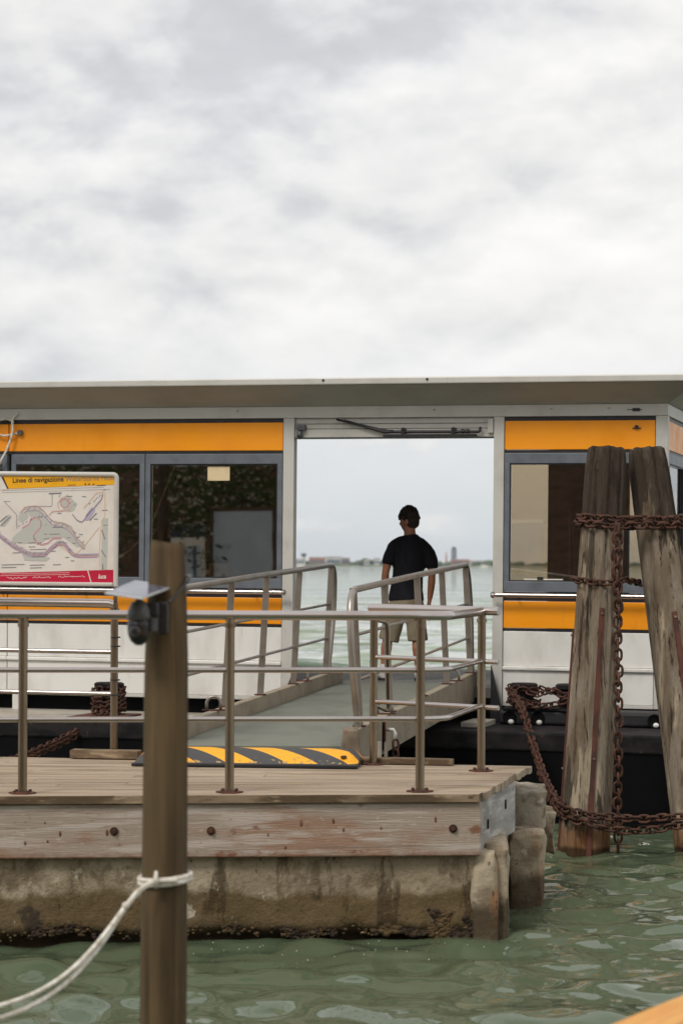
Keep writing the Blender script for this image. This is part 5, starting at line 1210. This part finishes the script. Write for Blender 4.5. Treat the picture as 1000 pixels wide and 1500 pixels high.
    # socks and shoes
    for lg in LEG:
        a = lg[-1]; sg = -1 if a[0] < 0 else 1
        rings(k := MB(), [(lg[-2][0], lg[-2][1], .17, .042), (lg[-2][0], lg[-2][1], .10, .042), (a[0], a[1], .06, .044)], 14); k.build('sock', shoe_m, M_, smooth=True)
        g = MB(); rings(g, [(a[0] - .003 * sg, a[1] - .062, .055, .030, .034), (a[0], a[1] - .04, .055, .042, .046), (a[0] + .006 * sg, a[1] + .03, .055, .046, .048), (a[0] + .02 * sg, a[1] + .11, .045, .047, .036), (a[0] + .034 * sg, a[1] + .185, .034, .036, .022)], 16)
        rings(g, [(a[0], a[1] - .005, .05, .046), (a[0], a[1] - .005, .105, .047)], 16)
        so_ = fuse(g, 'shoe', shoe_m, M_, .007, 3)
        MB().extr([(a[0] + x + .17 * sg * max(0, y) * 1.0, a[1] + y, .003) for x, y in ((-.036, -.07), (.036, -.07), (.048, -.03), (.046, .04), (.048, .12), (.03, .20), (-.02, .205), (-.042, .13), (-.042, .04), (-.046, -.03))], (0, 0, .022)).build('sole', rubber, so_)
    wr = hands[1]
    k = thing('key_ring', 'small dark keys held in the right hand of the man', 'keys', (f.x + wr.x - .01, 24.8 + wr.y + .03, 1.15 + wr.z - .15))
    MB().tube([(.014 * math.cos(R(a)), 0, .014 * math.sin(R(a))) for a in range(0, 360, 30)], .003, 6, closed=True).build('ring', black_trim, k)
    MB().box(.0, .012, -.003, .003, -.075, -.012).build('key', black_trim, k)
    MB().box8([(.0, -.003, -.02), (.06, -.003, -.034), (.06, .003, -.034), (.0, .003, -.02), (.0, -.003, -.008), (.06, -.003, -.024), (.06, .003, -.024), (.0, .003, -.008)]).build('key', black_trim, k)
man()

# ------------------------------------------------------------------ the quay behind the photographer: what the panes and the water mirror
q_ = MB().box(-70, 70, -40, 3.5, -3, .74).build('quay', quay_m); q_['kind'] = 'structure'
def house(name, label, x0, x1, y, h, m, roof_h=1.6):
    t = thing(name, label, 'building', ((x0 + x1) / 2, y, .74)); w = (x1 - x0) / 2
    MB().box(-w, w, -8, 0, 0, h).build('wall', m, t)
    MB().add([(-w - .3, .4, h), (w + .3, .4, h), (w + .3, -8.4, h), (-w - .3, -8.4, h), (-w - .3, -4, h + roof_h), (w + .3, -4, h + roof_h)], [(0, 1, 5, 4), (2, 3, 4, 5), (1, 2, 5), (3, 0, 4), (0, 3, 2, 1)]).build('roof', far_roof, t)
    x = -w + 1.4
    while x < w - 1:
        for z in ((1.0,) if h < 5 else (1.0, 4.2)):
            f_ = MB().box(x - .06, x + 1.06, .002, .06, z - .06, z).box(x - .06, x + 1.06, .002, .06, z + 1.6, z + 1.68).build('window', far_pale, t)
            MB().box(x, x + 1.0, .004, .02, z, z + 1.6).build('pane', far_dark, f_)
        x += 3.2
    return t
house('quay_house', 'long brown brick house on the quay mirrored in the left windows', -44, -9, -8.5, 7.0, brick_m)
house('quay_house', 'ochre stucco house on the quay mirrored in the right window', -8.4, 14, -9.5, 7.5, stucco)
mirror_board = mat('pale_grey_board', srgb(186, 200, 212), [(srgb(170, 184, 198), 2, X, .4, .7, .6)], .6)
t = thing('notice_board', 'blank grey board in a brown frame on the quay, mirrored beside the door', 'notice board', (-16.9, -1.5, .74))
MB().box(-.78, .78, -.03, 0, 1.26, 2.78).build('board', mirror_board, t)
MB().box(-.86, -.782, -.05, .02, 1.18, 2.86).box(.782, .86, -.05, .02, 1.18, 2.86).box(-.78, .78, -.05, .02, 2.782, 2.86).box(-.78, .78, -.05, .02, 1.18, 1.258).build('frame', trunk_m, t)
for x in (-.8, .8): MB().box(x - .05, x + .05, -.05, .02, 0, 1.178).build('leg', trunk_m, t)
t = thing('poster_stand', 'white framed poster stand on the quay, mirrored left of the grey board', 'poster stand', (-18.36, -1.5, .74))
MB().box(-.44, .44, -.04, 0, .7, 2.19).build('frame', paper, t)
MB().box(-.32, .34, .002, .006, .75, 2.0).build('poster', mirror_board, t)
for x in (-.26, .2): MB().box(x - .04, x + .04, .008, .011, .75, 2.0).build('poster_stripe', far_dark, t)
for x in (-.3, .3): MB().box(x - .03, x + .03, -.04, 0, 0, .698).build('leg', paper, t)
t = thing('quay_post', 'brown post on the quay, mirrored at the left of the window', 'post', (-19.1, -1.6, .74))
MB().box(-.09, .09, -.09, .09, 0, 4.4).build('post', trunk_m, t)
def tree(x, y, label, s=1.0, seed=1):
    r3 = random.Random(seed)
    t = thing('flowering_tree', label, 'tree', (x, y, .74), group='trees on the quay')  # white-flowered oleander, out of view, only mirrored in the panes
    g = MB().tube([(0, 0, 0), (.1, 0, 1.6 * s), (.0, .1, 3.0 * s)], [.2, .16, .1], 10)
    for k in range(7):
        a = k * .9; g.tube([(.05, 0, (1.5 + .2 * k) * s), (math.cos(a) * 1.0, math.sin(a) * 1.0, (2.4 + .22 * k) * s), (math.cos(a) * 2.0, math.sin(a) * 2.0, (2.7 + .25 * k) * s)], [.07, .05, .02], 6)
    g.build('trunk', trunk_m, t, smooth=True)
    g = MB(); clumps = [(r3.gauss(0, 1.3 * s), r3.gauss(0, 1.1 * s), (2.9 + r3.gauss(0, .75)) * s) for _ in range(46)]
    for c in clumps:
        for _ in range(62):
            p = Vector(c) + Vector((r3.gauss(0, .34), r3.gauss(0, .34), r3.gauss(0, .26))); a = Vector((r3.gauss(0, 1), r3.gauss(0, 1), r3.gauss(0, 1))).normalized(); b = a.orthogonal().normalized()
            l = r3.uniform(.07, .13); g.add([p - a * l, p + b * l * .5, p + a * l, p - b * l * .5], [(0, 1, 2, 3)])
    g.build('crown', leaf_m, t, recalc=False)
    g = MB()
    for c in clumps:
        for _ in range(16):
            p = Vector(c) + Vector((r3.gauss(0, .36), r3.gauss(0, .36), r3.gauss(0, .28))); l = r3.uniform(.03, .065)
            for q_ in range(3):
                a = Vector((r3.gauss(0, 1), r3.gauss(0, 1), r3.gauss(0, 1))).normalized(); b = a.orthogonal().normalized(); g.add([p - a * l, p + b * l, p + a * l, p - b * l], [(0, 1, 2, 3)])
    g.build('blossom', paper, t, recalc=False)
for i, (x, y, lab) in enumerate([(-18.4, -3.6, 'white flowering quay tree mirrored in the window left of the door'), (-23.8, -3.8, 'white flowering quay tree mirrored above the route map sign')]): tree(x, y, lab, 1.05, 4 + i)

# ------------------------------------------------------------------ the air over the lagoon
hz = MB().box(-3200, 3200, -60, 4200, -5.4, 34).build('haze', bpy.data.materials.new('haze_air')); hz['kind'] = 'stuff'
hm = hz.data.materials[0]; hm.use_nodes = True; nt = hm.node_tree; nt.nodes.clear()
v = nt.nodes.new('ShaderNodeVolumePrincipled'); v.inputs['Color'].default_value = (.80, .87, .95, 1); v.inputs['Density'].default_value = .00008; v.inputs['Anisotropy'].default_value = .2
oo = nt.nodes.new('ShaderNodeOutputMaterial'); nt.links.new(v.outputs[0], oo.inputs['Volume'])
